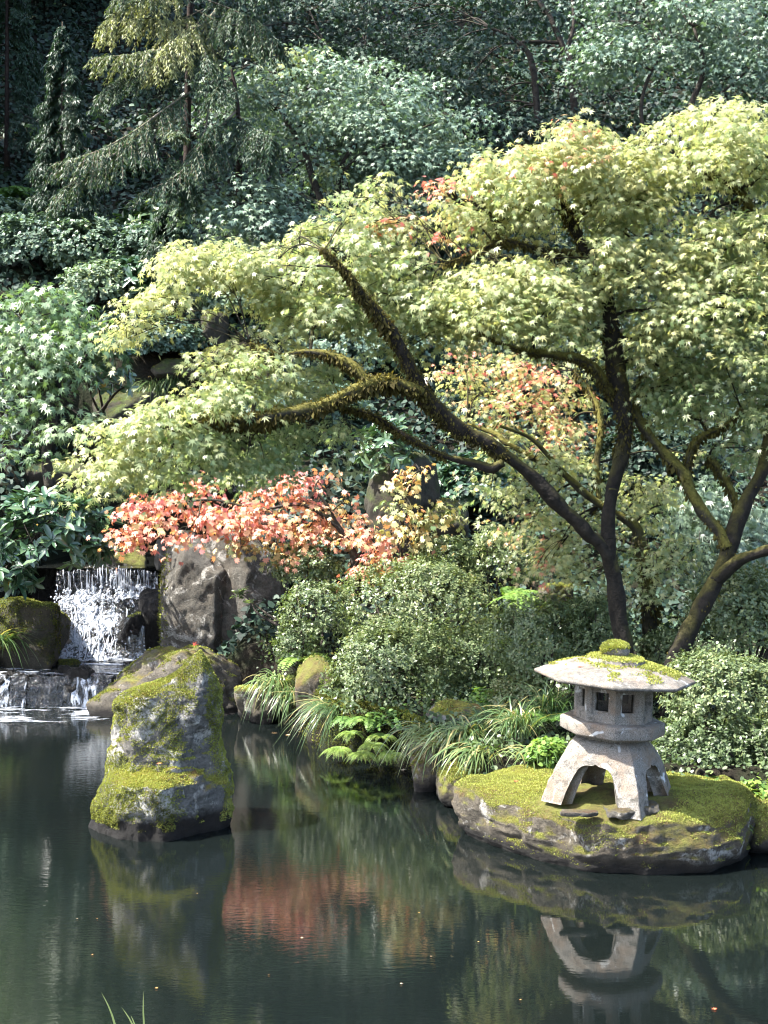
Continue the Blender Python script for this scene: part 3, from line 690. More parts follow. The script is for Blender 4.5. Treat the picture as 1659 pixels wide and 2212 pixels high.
# light chamber: eight framed openings
mb = MB(); rc_, zb, zt = .236, .487, .735
for f in range(8):
    a0, a1 = TH + f * math.pi / 4, TH + (f + 1) * math.pi / 4
    C0 = np.array([math.cos(a0), math.sin(a0)]) * rc_; C1 = np.array([math.cos(a1), math.sin(a1)]) * rc_
    nrm_ = norm((C0 + C1) / 2)
    def pt(u, z, d=0.0): q = C0 * (1 - u) + C1 * u - nrm_ * d; return (q[0], q[1], z)
    lo = [(0, zb, 0), (1, zb, 0), (1, zt, 0), (0, zt, 0)]
    r1 = [(.17, .530, 0), (.83, .530, 0), (.83, .690, 0), (.17, .690, 0)]
    r2 = [(.18, .533, .010), (.82, .533, .010), (.82, .687, .010), (.18, .687, .010)]
    r3 = [(.26, .553, .010), (.74, .553, .010), (.74, .668, .010), (.26, .668, .010)]
    r4 = [(.28, .556, .055), (.72, .556, .055), (.72, .664, .055), (.28, .664, .055)]
    r5 = [(.06, zb, .055), (.94, zb, .055), (.94, zt, .055), (.06, zt, .055)]
    Vq = np.array([pt(*p) for q in (lo, r1, r2, r3, r4, r5) for p in q])
    fs = []
    for k in range(5):
        for e in range(4):
            fs.append([k * 4 + e, k * 4 + (e + 1) % 4, (k + 1) * 4 + (e + 1) % 4, (k + 1) * 4 + e])
    mb.add(lpose(Vq), [np.array(fs)])
mb.build('light_chamber', M['granite'], lan)
Vr, Fr = lathe8([(.21, .729, 0), (.472, .729, 0), (.484, .735, 0), (.486, .748, 0), (.480, .753, 0), (.40, .786, .08), (.31, .810, .15), (.22, .825, .3), (.185, .828, .45), (.181, .832, .5), (.176, .851, .55), (.16, .859, .6), (.10, .868, .8), (.07, .871, 1)], sub=8, amp=.006, seed=5)
rf = mesh_obj('roof', lpose(Vr), Fr, M['granite_roof'], lan)
tri = np.concatenate([Fr[0][:, :3], Fr[0][:, [0, 2, 3]]]); Wr = lpose(Vr)
def roof_mask(P, Nn):
    d = np.hypot(P[:, 0] - lc[0] - .05, P[:, 1] - lc[1]); right = (P[:, 0] - lc[0])
    g = 1 - sstep(.15, .30, d + .16 * fbm(P * 6, 91, 3) - .10 * np.clip(right + .05, 0, .3) * 2)
    tier = (np.abs(d - .18) < .02) & (P[:, 1] < lc[1] - .08)
    g2 = (fbm(P * 9, 93, 2) > .22) * (P[:, 2] > LZ + .755) * .5
    return np.where((P[:, 2] > LZ + .75) & (Nn[:, 2] > .3), np.maximum(g, g2 * (d < .42)), 0)
moss_fuzz(rf, Wr, tri, 60000, 90, size=(.008, .018), mask=roof_mask, bright=.5)
D_, Fi = ICO[4]
Vfi = D_ * [.083, .083, .056]; Vfi[:, 2] = np.clip(Vfi[:, 2], -.04, .06) + .90; Vfi += D_ * (.010 * fbm(D_ * 2.5, 3, 3))[:, None]
fo = mesh_obj('finial', lpose(Vfi), [Fi], M['granite_roof'], lan, None, True)
moss_fuzz(fo, lpose(Vfi), Fi, 9000, 95, size=(.008, .018), mask=lambda P, Nn: sstep(.0, .45, Nn[:, 2] + .35 * fbm(P * 12, 5, 2) - .25 * Nn[:, 0] * (Nn[:, 1] < 0)), bright=.45)
# ------------------------------------------------------------------ waterfalls
def sheet(name, label_kind, L, Rr, z0, y0, z1, y1, nv=70, nu=90, mat='foam_fall', amp=.03, seed=1, curve=None, tintf=None, parent=None):
    """water sheet between lip (x range L at z0,y0) and foot (x range Rr at z1,y1)"""
    v = np.linspace(0, 1, nv)[:, None]; u = np.linspace(0, 1, nu)[None, :]
    x0 = L[0] * (1 - v) + Rr[0] * v; x1 = L[1] * (1 - v) + Rr[1] * v
    x = x0 * (1 - u) + x1 * u
    zc, yc = curve if curve is not None else (np.array([z0, z1]), np.array([y0, y1]))
    tt = np.linspace(0, 1, len(zc))
    z = np.interp(v, tt, zc) + 0 * u; y = np.interp(v, tt, yc) + 0 * u
    V = np.stack([x, y, z], -1)
    n1 = fbm(V * [9, 9, 5], seed, 4)
    V[..., 1] -= amp * (n1 + .4) + 1.2 * amp * fbm(V * [4, 0, 0], seed + 6, 3) * (1 - v); V[..., 2] += .9 * amp * fbm(V * [5, 0, 0], seed + 8, 3) * (1 - v) ** 2; V[..., 2] += amp * .6 * fbm(V * 13, seed + 3, 3) * sstep(0, .1, v)
    ti = np.full(V.shape[:2], .5) if tintf is None else np.clip(tintf(u + 0 * v, v + 0 * u, V), 0, 1)
    o = mesh_obj(name, V.reshape(-1, 3), [grid_faces(nv, nu)], M[mat], parent, ti.ravel(), True)
    return o, V
# rock steps the water falls over
def cliff(name, label, xs, zc, yc, mat, seed, amp=.10, nv=60, nu=90):
    v = np.linspace(0, 1, nv)[:, None]; u = np.linspace(0, 1, nu)[None, :]
    tt = np.linspace(0, 1, len(zc)); x = xs[0] * (1 - u) + xs[1] * u + 0 * v
    V = np.stack([x, np.interp(v, tt, yc) + 0 * u, np.interp(v, tt, zc) + 0 * u], -1)
    V[..., 1] += amp * fbm(V * [5, 5, 4], seed, 4) + .5 * amp * np.floor(2.5 * fbm(V * [6, 3, 4.0], seed + 5, 2)) + .06
    Bk = V[[0, -1]].copy(); Bk[:, :, 1] += .5
    W = np.concatenate([Bk[:1], V, Bk[1:]])
    return tag(mesh_obj(name, W.reshape(-1, 3), [grid_faces(nv + 2, nu)], M[mat], None, None, True, origin=(sum(xs) / 2, yc[-1], zc[-1])), label, 'rock')
xa, xb = at(118, 1228, 14.8)[0], at(342, 1228, 14.8)[0]
zl = at(200, 1229, 14.8)[2]
fx0, fx1 = at(105, 1440, 14.1)[0], at(322, 1440, 14.1)[0]
zc = np.array([zl - .02, zl - .32, zl - .48, .55, .25]); yc = np.array([14.86, 14.82, 14.72, 14.50, 14.2])
cliff('cascade_rock', 'dark wet rock face behind the main waterfall', (xa - .35, xb + .25), zc, yc + .09, 'rock_dark', 201, amp=.07)
zc2 = np.array([zl + .015, zl - .02, zl - .28, zl - .33, .62, .30]); yc2 = np.array([14.95, 14.78, 14.73, 14.56, 14.33, 14.02])
mainfall, MV = sheet('waterfall', '', (xa, xb), (fx0, fx1), 0, 0, 0, 0, curve=(zc2, yc2), mat='foam_fan', amp=.05, seed=211, nv=90, nu=110,
    tintf=lambda u, v, V: .54 + .06 * sstep(.28, .5, v) - .30 * (1 - sstep(.10, .26, v)) - .45 * sstep(.62, .80, u) * sstep(.4, .55, v) * (1 - sstep(.85, .97, v)) - .5 * (1 - sstep(.0, .12, u - .22 * (1 - sstep(.3, .5, v)) + .02)) + .34 * fbm(V * 4.5, 5, 3))
mainfall['kind'] = 'structure'
side, _ = sheet('waterfall', '', (at(268, 1330, 14.1)[0], at(312, 1330, 14.1)[0]), (at(285, 1432, 14.05)[0], at(318, 1432, 14.05)[0]), at(290, 1335, 14.05)[2], 14.05, .30, 13.98, nv=40, nu=30, mat='foam_fall', amp=.02, seed=215)
side['kind'] = 'structure'
# white strands and splashes of the main fall: one mass nobody could count
rs = np.random.default_rng(77); mb = MB()
for k in range(260):
    u = rs.random(); v0 = rs.uniform(0.0, .92); ln = rs.uniform(.03, .14)
    if u > .62 and .45 < v0 < .9 and rs.random() < .75: continue
    if v0 < .04: continue
    n = 6; vs = np.linspace(v0, min(v0 + ln, 1), n); iu = np.clip(u + (.009 if v0 > .33 else .001) * np.cumsum(rs.normal(size=n)), .02, .98)
    if v0 < .33: vs = np.linspace(v0, min(v0 + rs.uniform(.08, .26), .36), n)
    Q = MV[(vs * 89).astype(int), (iu * 109).astype(int)] + [0, -.012, .006]
    tube(mb, Q, (rs.uniform(.003, .010) if v0 > .33 else rs.uniform(.0015, .0045)) * np.array([.4, 1, 1.2, 1, .8, .3]), 5, sub=1)
D1, F1i = ICO[1]
for k in range(700):
    u, v = rs.random(), rs.uniform(.3, 1) ** .8
    if u > .66 and .45 < v < .88 and rs.random() < .8: continue
    p = MV[int(v * 89), int(u * 109)] + np.array([rs.normal() * .02, -.03 - abs(rs.normal()) * .05, abs(rs.normal()) * .04])
    mb.add(p + D1 * rs.uniform(.004, .013) * [1, 1, rs.uniform(.6, 1.6)], [F1i])
m, t, outn = newmat('white_water'); p_ = N(t, 'ShaderNodeBsdfPrincipled'); p_.inputs['Base Color'].default_value = (.42, .45, .50, 1); p_.inputs['Roughness'].default_value = .2
p_.inputs['Transmission Weight'].default_value = .25; t.links.new(p_.outputs[0], outn.inputs[0]); M['white'] = m
mb.build('waterfall_spray', M['white'])['kind'] = 'stuff'
# low ledge and its thin curtains
lx0, lx1 = -4.9, at(262, 1500, 13.15)[0]
LB = [(-4.7, -3.66, .23), (-3.72, -3.45, .30), (-3.5, -2.98, .25), (-3.05, -2.80, .295), (-2.84, -2.32, .21)]
for i, (xa_, xb_, zt_) in enumerate(LB):
    rock('ledge_rock', ('%s dark wet block in the low step below the waterfall' % ('leftmost', 'second from the left', 'third from the left', 'fourth from the left', 'rightmost')[i]),
         ((xa_ + xb_) / 2, 13.40 + (.10, -.03, .07, -.02, .09)[i], zt_ - .26), ((xb_ - xa_) / 2 * 1.06, .32, .265), [(0, -1, .12, .93)], 260 + i, 'rock_dark', extra=10, extra_d=(.74, 1.0), rough=.18, fine=.035, sharp=26)
for a, b, ti in ((-40, 24, .52), (26, 62, .44), (64, 112, .26), (108, 156, .34), (158, 216, .52), (212, 244, .38)):
    xa_, xb_ = at(a, 1470, 13.12)[0], at(b, 1470, 13.12)[0]
    o, LVv = sheet('waterfall', '', (xa_, xb_), (xa_, xb_), 0, 0, 0, 0, curve=(np.array([.30, .29, .2, .01]), np.array([13.32, 13.10, 13.05, 13.0])), nv=40, nu=40, amp=.02, seed=230 + int(a), mat='foam_fall', tintf=lambda u, v, V, ti=ti: ti + .1 * v + .15 * fbm(V * 9, 2, 2))
    o['kind'] = 'structure'
# floating foam in the two pools
def foam(pts_px, z, dens_seed, base, n=60):
    P = np.array([atz(*p, z) for p in pts_px]); x0, x1 = P[:, 0].min(), P[:, 0].max(); y0, y1 = P[:, 1].min(), P[:, 1].max()
    u, v = np.meshgrid(np.linspace(0, 1, n), np.linspace(0, 1, n))
    V = np.stack([x0 + (x1 - x0) * u, y0 + (y1 - y0) * v, z + .004 + .006 * fbm(np.stack([u * 20, v * 20, 0 * u], -1), dens_seed, 3)], -1)
    ti = base + .35 * fbm(np.stack([u * 6, v * 10, 0 * u], -1), dens_seed, 3) - .6 * (1 - sstep(0, .25, np.minimum(np.minimum(u, 1 - u), v * 1.2)))
    o = mesh_obj('foam', V.reshape(-1, 3), [grid_faces(n, n)], M['foam_flat'], None, np.clip(ti, 0, 1).ravel(), True); o['kind'] = 'stuff'
foam([(-60, 1422), (335, 1470)], .29, 3, .60)
foam([(-60, 1526), (300, 1568)], 0.0, 5, .54)
# small upper cascades
for a, b, y0_, y1_, sd in ((515, 556, 985, 1062, 241), (566, 606, 998, 1075, 243), (800, 815, 845, 880, 245)):
    p0, p1 = at(a, y0_, 17.6), at(b, y0_, 17.6); q = at(b, y1_, 17.3)
    o, _ = sheet('waterfall', '', (p0[0], p1[0]), (p0[0] - .05, p1[0] - .02), p0[2], 17.6, q[2], 17.25, nv=40, nu=30, amp=.05, seed=sd, tintf=lambda u, v, V: .5 + 0 * u)
    o['kind'] = 'structure'

# ------------------------------------------------------------------ vegetation builders
def limb(pts, Y0, Y1=None, scale=1.0):
    """pixel trace (px,py,width_px) with depth running from Y0 to Y1 -> world points and radii"""
    Y1 = Y0 if Y1 is None else Y1
    n = len(pts); P = []; R_ = []
    for i, p in enumerate(pts):
        Yd = Y0 + (Y1 - Y0) * i / max(1, n - 1)
        if len(p) > 3: Yd = p[3]
        P.append(at(p[0], p[1], Yd)); R_.append(p[2] * Yd / F / 2 * scale)
    return np.array(P), np.array(R_)
def pad_world(p, Y0):
    """(px,py,rx,ry,dY,rd,tint,n) -> centre, radii"""
    Yd = Y0 + p[4]; c = at(p[0], p[1], Yd); k = Yd / F
    return c, np.array([p[2] * k, p[5], p[3] * k])
def crown_leaves(mb, pads, Y0, r, tmpl, size, per=9, cl=.13, tilt=.6, gap=.0, droop=.5, tvar=.12, seed=0, layers=3, n_scale=1.0, face=0.45, windows=(), spray=None):
    """leaf clusters held on several drooping layers inside each pad"""
    shoots = []
    for p in pads:
        if tmpl is MAPLE7 and per > 8: p = (p[0], p[1], p[2] * 1.04, p[3] * .95, *p[4:])
        c, rad = pad_world(p, Y0); n = int(p[7] * n_scale); tint0 = p[6]
        a = r.random(n) * 2 * math.pi; q = np.sqrt(r.random(n)) * r.uniform(.95, 1.18, n)
        dx, dy = q * np.cos(a), q * np.sin(a)
        lay = (r.integers(0, layers, n) + .5) / layers * 2 - 1
        lay = lay + r.normal(size=n) * .10
        shrink = np.sqrt(np.clip(1 - lay ** 2 * .55, .2, 1))
        P = np.stack([dx * shrink * rad[0], dy * shrink * rad[1], lay * rad[2] - droop * rad[2] * (dx * dx + dy * dy) + .3 * rad[2]], -1) + c
        nS = None
        if spray:
            # whole sprays: flat fans of shoots reaching outwards, one above the other
            SL, SW, ST, sk = spray
            ns_ = max(1, n // sk); c0 = P[:ns_]; o0 = norm(np.stack([dx[:ns_], dy[:ns_], np.zeros(ns_)], -1) + r.normal(size=(ns_, 3)) * [.45, .45, .12] + [0, -.15, 0])
            s0 = norm(np.cross(o0, [0, 0, 1.0])); nS0 = norm(np.array([0, -.22 * face, 1.0]) + o0 * face * .55 + r.normal(size=(ns_, 3)) * .2)
            sc0 = r.uniform(.6, 1.25, ns_)
            kk = np.repeat(np.arange(ns_), sk); a_ = r.uniform(-1, 1, len(kk)); b_ = r.normal(size=len(kk)) * .5 * (1.05 - .6 * np.clip(a_, 0, 1))
            P = c0[kk] + o0[kk] * (a_ * SL * sc0[kk])[:, None] + s0[kk] * (b_ * SW * sc0[kk])[:, None]
            P[:, 2] += -SL * sc0[kk] * (.22 * a_ + .20 * a_ ** 2) + ST * r.normal(size=len(kk)) - .1 * SW * b_ ** 2
            dx, dy = (o0[kk] + s0[kk] * b_[:, None] * .5)[:, 0], (o0[kk] + s0[kk] * b_[:, None] * .5)[:, 1]
            nS = nS0[kk]; n = len(P)
        if gap > 0:
            g = .65 * vnoise(P * np.array([2.3, 2.3, 6.5]) * (10 / Y0) ** .5 + seed, seed) + .35 * vnoise(P * np.array([6, 6, 11.0]) * (10 / Y0) ** .5 + seed, seed + 1); k = g > gap; P, dx, dy = P[k], dx[k], dy[k]; n = len(P)
            if nS is not None: nS = nS[k]
        if len(windows) and n:
            # places where the tree carries no shoots in front of its limbs
            ppx = CX + P[:, 0] / P[:, 1] * F; ppy = CY - np.tan(np.arctan((P[:, 2] - H) / P[:, 1]) + PITCH) * F
            k = np.ones(n, bool)
            for (wx_, wy_, wrx, wry, wY) in windows:
                dd = ((ppx - wx_) / wrx) ** 2 + ((ppy - wy_) / wry) ** 2
                k &= ~((dd < 1 + .5 * r.normal(size=n)) & (P[:, 1] < wY))
            P, dx, dy = P[k], dx[k], dy[k]; n = len(P)
            if nS is not None: nS = nS[k]
        if n == 0: continue
        o = np.stack([dx, dy, np.full(n, -.12)], -1) + r.normal(size=(n, 3)) * .25; o = norm(o)
        shoots.append((c, P))
        k = per
        nC = norm(np.array([0, -.25 * face, .9]) + o * face + r.normal(size=(n, 3)) * tilt * .55)
        if nS is not None: nC = norm(nS + r.normal(size=(n, 3)) * .22)
        Pl = np.repeat(P, k, 0); O = np.repeat(o, k, 0); NC = np.repeat(nC, k, 0)
        off = r.normal(size=Pl.shape) * cl; off -= NC * np.sum(off * NC, 1, keepdims=True)
        d2 = np.sum(off * off, 1, keepdims=True)
        off = off - NC * (.30 * d2 / cl) + r.normal(size=Pl.shape) * cl * .16
        ax = norm(O * .6 + norm(off) * .8 + r.normal(size=Pl.shape) * .3 - NC * .25 + np.array([0, 0, -.15]))
        nr_ = norm(NC + off / cl * .35 + r.normal(size=Pl.shape) * .28)
        sz = size * r.uniform(.65, 1.15, len(Pl))
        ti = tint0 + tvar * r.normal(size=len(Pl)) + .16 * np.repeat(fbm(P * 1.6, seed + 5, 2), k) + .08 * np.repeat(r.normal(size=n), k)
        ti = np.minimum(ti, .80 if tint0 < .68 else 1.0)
        put_leaves(mb, Pl + off, ax, nr_, sz, tmpl, ti)
    return shoots
def twigs_for(mb, anchors, shoots, r, thick=.02, n_tw=9, sag=.1, tip=.003):
    """branchlets from the nearest limb point to each pad and on to some of its shoots"""
    A = np.concatenate([a for a, _ in anchors]); AR = np.concatenate([b for _, b in anchors])
    for c, P in shoots:
        d = np.linalg.norm(A - c, axis=1) + .25 * np.abs(A[:, 2] - c[2]); i = int(np.argmin(d)); a = A[i]
        th = min(thick, AR[i] * .8); L = np.linalg.norm(c - a)
        mid = (a + c) / 2 + np.array([r.normal() * .06 * L, r.normal() * .06 * L, sag * L])
        cc = c - np.array([0, 0, .1 * L])
        main = tube(mb, [a, mid, cc], [th, th * .75, th * .5], 6, rough=.25, sub=6)
        for p in P[r.integers(0, len(P), n_tw)]:
            s = main[r.integers(len(main) // 2, len(main))]; m2 = (s + p) / 2 + r.normal(size=3) * .05 * np.linalg.norm(p - s) + [0, 0, .04]
            tube(mb, [s, m2, p], [th * .45, th * .28, tip], 5, sub=4)
def hang_moss(parent, limbs, r, n, ln=(.03, .10), wd=.12):
    """ragged moss along the limbs: short tufts over the bark, long strands below"""
    mb = MB()
    for P, R_ in limbs:
        C = catmull(np.c_[P, R_], 8); k = r.integers(0, len(C), n)
        C2 = C[k, :3] + r.normal(size=(n, 3)) * .01; rad = C[k, 3]
        a = r.normal(size=(n, 3)); a = norm(a)
        pos_ = C2 + a * rad[:, None] * .95
        down = (a[:, 2] < .1)
        L = r.uniform(*ln, n) * np.where(down, 1, .45) * (.4 + 1.2 * vnoise(C2 * 6, 3))
        ax = norm(a * .5 + np.where(down, -1.0, .1)[:, None] * np.array([0, 0, 1.0]) + r.normal(size=(n, 3)) * .35)
        ti = .35 + .35 * np.clip(a[:, 2], 0, 1) + .2 * r.normal(size=n)
        put_leaves(mb, pos_, ax, r.normal(size=(n, 3)), L, RHOMB, ti)
    return mb.build('hanging_moss', M['hang_moss'], parent)

# ------------------------------------------------------------------ the big maple behind the lantern
YM = 10.2
r = np.random.default_rng(11)
gbase = lambda p: np.array([p[0], p[1], float(ground_z(p[0], p[1]))])
tp = at(1348, 1440, YM)
maple = thing('japanese_maple', 'large yellow green maple with dark mossy trunk leaning left over the pond', 'tree', gbase(tp))
trunkP, trunkR = limb([(1354, 1535, 50), (1348, 1420, 40), (1338, 1340, 36), (1328, 1265, 35), (1313, 1190, 34), (1313, 1125, 26), (1324, 1055, 22)], YM)
leftP, leftR = limb([(1325, 1245, 24), (1306, 1188, 31), (1262, 1145, 30), (1210, 1092, 29), (1150, 1030, 28), (1095, 985, 28), (1050, 955, 28), (1008, 938, 30), (960, 900, 36), (920, 858, 34), (897, 815, 32), (868, 758, 30), (832, 700, 28), (797, 655, 26), (776, 630, 20), (750, 590, 10), (700, 540, 5)], YM, 9.7)
subP, subR = limb([(912, 850, 28), (880, 836, 27), (838, 824, 26), (800, 830, 26), (748, 852, 26), (690, 878, 26), (620, 893, 26), (560, 903, 24), (500, 910, 18), (450, 905, 9), (380, 920, 5)], 9.85, 9.5)
sub2P, sub2R = limb([(800, 830, 22), (762, 792, 20), (715, 768, 17), (655, 760, 11), (600, 766, 7), (540, 740, 4)], 9.75, 9.9)
sub3P, sub3R = limb([(1085, 1000, 18), (1060, 1012, 18), (1020, 1000, 15), (960, 985, 13), (900, 955, 13), (850, 925, 11), (800, 895, 8), (740, 880, 5)], 9.95, 10.3)
stemP, stemR = limb([(1313, 1165, 26), (1314, 1120, 25), (1325, 1050, 26), (1342, 980, 32), (1350, 915, 38), (1336, 850, 38), (1326, 770, 34), (1318, 700, 30), (1310, 640, 24), (1292, 590, 20), (1262, 540, 20), (1245, 500, 24), (1226, 460, 22), (1205, 415, 14), (1190, 370, 6)], YM, 10.5)
stem2P, stem2R = limb([(1330, 862, 24), (1310, 836, 20), (1288, 800, 20), (1250, 775, 19), (1200, 766, 18), (1150, 760, 14), (1098, 747, 8), (1040, 720, 4)], 10.3, 10.0)
stem3P, stem3R = limb([(1236, 480, 16), (1256, 455, 12), (1268, 430, 6), (1300, 390, 3)], 10.45, 10.6)
stem4P, stem4R = limb([(1262, 545, 12), (1200, 545, 14), (1130, 530, 14), (1080, 520, 10), (1030, 545, 6), (960, 570, 4)], 10.45, 10.1)
mb = MB(); tube(mb, trunkP, trunkR, 14, rough=.42, seed=2, sub=12); mb.build('trunk', M['bark'], maple, True)
limbs_m = [(leftP, leftR), (subP, subR), (sub2P, sub2R), (sub3P, sub3R), (stemP, stemR), (stem2P, stem2R), (stem3P, stem3R), (stem4P, stem4R)]
for i, (P, R_) in enumerate(limbs_m):
    mb = MB(); tube(mb, P, R_, 12, rough=.5, seed=20 + i, sub=12)
    mb.build('branch', M['bark_moss' if i in (1, 2, 5) else 'bark'], maple, True)
hang_moss(maple, [(leftP[5:], leftR[5:]), (leftP[7:], leftR[7:])], r, 4200, (.012, .045))
hang_moss(maple, [(subP, subR)], r, 6500, (.015, .06))
hang_moss(maple, [(sub2P, sub2R), (sub3P[3:], sub3R[3:]), (stem2P, stem2R)], r, 2200, (.012, .04))
hang_moss(maple, [(stemP[3:8], stemR[3:8]), (stemP[9:], stemR[9:]), (stem3P, stem3R), (stem4P, stem4R)], r, 2600, (.012, .045))
#  px, py, rx, ry, dY, depth radius m, tint, shoots
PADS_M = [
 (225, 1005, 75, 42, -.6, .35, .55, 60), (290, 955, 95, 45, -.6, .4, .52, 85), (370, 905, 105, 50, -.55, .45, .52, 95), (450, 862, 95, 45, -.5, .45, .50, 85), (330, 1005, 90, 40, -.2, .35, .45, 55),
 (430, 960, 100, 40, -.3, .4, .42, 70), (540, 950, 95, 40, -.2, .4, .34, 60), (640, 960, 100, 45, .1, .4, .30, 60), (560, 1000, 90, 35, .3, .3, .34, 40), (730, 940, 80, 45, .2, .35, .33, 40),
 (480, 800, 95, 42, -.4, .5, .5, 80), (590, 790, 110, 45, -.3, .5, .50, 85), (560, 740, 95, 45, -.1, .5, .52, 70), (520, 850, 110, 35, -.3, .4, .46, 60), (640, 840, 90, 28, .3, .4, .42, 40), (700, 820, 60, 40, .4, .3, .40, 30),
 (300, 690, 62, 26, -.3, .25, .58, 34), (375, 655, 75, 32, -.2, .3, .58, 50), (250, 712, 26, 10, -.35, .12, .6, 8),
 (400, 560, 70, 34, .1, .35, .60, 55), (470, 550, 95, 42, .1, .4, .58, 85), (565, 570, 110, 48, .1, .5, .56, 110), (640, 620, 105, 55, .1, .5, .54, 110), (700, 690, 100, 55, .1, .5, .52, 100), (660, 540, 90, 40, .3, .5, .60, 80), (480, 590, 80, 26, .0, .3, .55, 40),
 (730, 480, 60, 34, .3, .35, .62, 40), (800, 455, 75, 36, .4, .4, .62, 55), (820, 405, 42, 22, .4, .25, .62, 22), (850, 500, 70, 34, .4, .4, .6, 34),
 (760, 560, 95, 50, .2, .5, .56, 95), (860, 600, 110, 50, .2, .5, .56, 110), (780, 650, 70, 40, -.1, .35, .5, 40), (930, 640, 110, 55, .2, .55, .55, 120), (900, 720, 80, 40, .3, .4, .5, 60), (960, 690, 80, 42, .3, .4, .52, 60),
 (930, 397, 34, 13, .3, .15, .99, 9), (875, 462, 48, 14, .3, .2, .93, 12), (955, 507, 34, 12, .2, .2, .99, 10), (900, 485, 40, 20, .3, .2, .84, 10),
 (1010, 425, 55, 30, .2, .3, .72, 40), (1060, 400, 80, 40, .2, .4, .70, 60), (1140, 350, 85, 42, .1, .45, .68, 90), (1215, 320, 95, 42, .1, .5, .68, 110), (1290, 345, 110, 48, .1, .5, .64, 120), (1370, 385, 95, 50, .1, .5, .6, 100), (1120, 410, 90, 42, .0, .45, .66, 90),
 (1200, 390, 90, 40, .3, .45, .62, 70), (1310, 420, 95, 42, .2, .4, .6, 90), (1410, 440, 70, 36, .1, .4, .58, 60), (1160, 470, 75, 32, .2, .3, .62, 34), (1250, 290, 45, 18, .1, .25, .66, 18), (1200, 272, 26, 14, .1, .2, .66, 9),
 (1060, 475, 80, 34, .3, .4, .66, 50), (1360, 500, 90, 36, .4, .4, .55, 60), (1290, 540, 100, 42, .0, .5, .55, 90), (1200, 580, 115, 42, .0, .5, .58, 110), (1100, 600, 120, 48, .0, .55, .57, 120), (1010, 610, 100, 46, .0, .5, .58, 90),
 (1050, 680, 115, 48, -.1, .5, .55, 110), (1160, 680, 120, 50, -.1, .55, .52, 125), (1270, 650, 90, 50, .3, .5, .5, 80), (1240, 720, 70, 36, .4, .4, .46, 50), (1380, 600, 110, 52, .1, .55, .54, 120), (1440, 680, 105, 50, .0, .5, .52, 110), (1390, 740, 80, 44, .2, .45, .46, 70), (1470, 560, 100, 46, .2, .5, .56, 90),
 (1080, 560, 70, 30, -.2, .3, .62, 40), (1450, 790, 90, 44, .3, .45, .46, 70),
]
WIN = [(1225, 455, 42, 70, 10.55), (1328, 700, 36, 110, 10.5), (1338, 880, 42, 110, 10.5), (800, 668, 40, 62, 10.0), (872, 775, 42, 62, 10.1), (745, 852, 130, 34, 9.9), (630, 892, 90, 24, 9.8), (500, 905, 60, 18, 9.7), (1200, 768, 110, 24, 10.4), (1290, 815, 40, 40, 10.4),
       (1490, 440, 62, 62, 99), (725, 780, 60, 26, 10.0), (960, 752, 60, 34, 99), (900, 470, 80, 60, 10.2), (1605, 415, 50, 36, 10.4), (560, 925, 60, 26, 9.9), (1440, 985, 60, 50, 10.5), (1120, 535, 70, 24, 10.4), (650, 860, 40, 30, 9.8), (540, 690, 60, 24, 99), (350, 800, 120, 60, 99), (1180, 880, 60, 30, 10.6), (1010, 560, 60, 20, 99)]
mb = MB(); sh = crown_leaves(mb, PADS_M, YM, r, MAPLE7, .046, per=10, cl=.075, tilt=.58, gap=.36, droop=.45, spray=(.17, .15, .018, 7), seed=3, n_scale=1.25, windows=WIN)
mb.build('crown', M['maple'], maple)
mb = MB(); twigs_for(mb, [(catmull(np.c_[P, R_], 4)[:, :3], catmull(np.c_[P, R_], 4)[:, 3]) for P, R_ in limbs_m], sh, r, .016, 10); mb.build('twigs', M['bark'], maple, True)

# ------------------------------------------------------------------ the maple on the right
YR = 10.0
tp = at(1450, 1450, YR)
mr = thing('japanese_maple', 'maple on the right with a trunk slanting up to the right edge of the photo', 'tree', gbase(tp))
rtP, rtR = limb([(1438, 1500, 46), (1458, 1430, 42), (1486, 1365, 40), (1522, 1300, 38), (1562, 1220, 34), (1592, 1130, 32), (1618, 1070, 30), (1648, 1015, 28), (1664, 950, 28), (1672, 880, 24), (1700, 780, 20), (1690, 640, 16), (1640, 480, 12), (1590, 400, 10), (1530, 370, 5)], YR, 10.4)
r2P, r2R = limb([(1545, 1255, 30), (1592, 1214, 26), (1640, 1194, 24), (1700, 1170, 20), (1780, 1100, 14)], 10.1, 9.8)
r3P, r3R = limb([(1572, 1185, 28), (1555, 1150, 25), (1520, 1108, 25), (1492, 1062, 25), (1475, 1020, 25), (1440, 985, 22), (1402, 940, 22), (1378, 900, 20), (1374, 860, 14), (1388, 810, 8)], 10.1, 10.5)
r4P, r4R = limb([(1482, 1022, 18), (1496, 962, 16), (1528, 936, 14), (1566, 920, 8), (1600, 880, 4)], 10.3, 10.2)
r5P, r5R = limb([(1700, 560, 14), (1640, 470, 16), (1580, 400, 12), (1530, 372, 6), (1480, 360, 3)], 10.3, 10.4)
r6P, r6R = limb([(1600, 1110, 12), (1575, 1050, 14), (1550, 1010, 14), (1530, 990, 8)], 10.3, 10.5)
limbs_r = [(r2P, r2R), (r3P, r3R), (r4P, r4R), (r5P, r5R), (r6P, r6R)]
mb = MB(); tube(mb, rtP, rtR, 14, rough=.3, seed=5, sub=9); mb.build('trunk', M['bark'], mr, True)
for i, (P, R_) in enumerate(limbs_r):
    mb = MB(); tube(mb, P, R_, 10, rough=.35, seed=40 + i, sub=9); mb.build('branch', M['bark_moss' if i else 'bark'], mr, True)
hang_moss(mr, limbs_r[1:], r, 900, (.015, .05)); hang_moss(mr, [(rtP[:9], rtR[:9])], r, 900, (.01, .03))
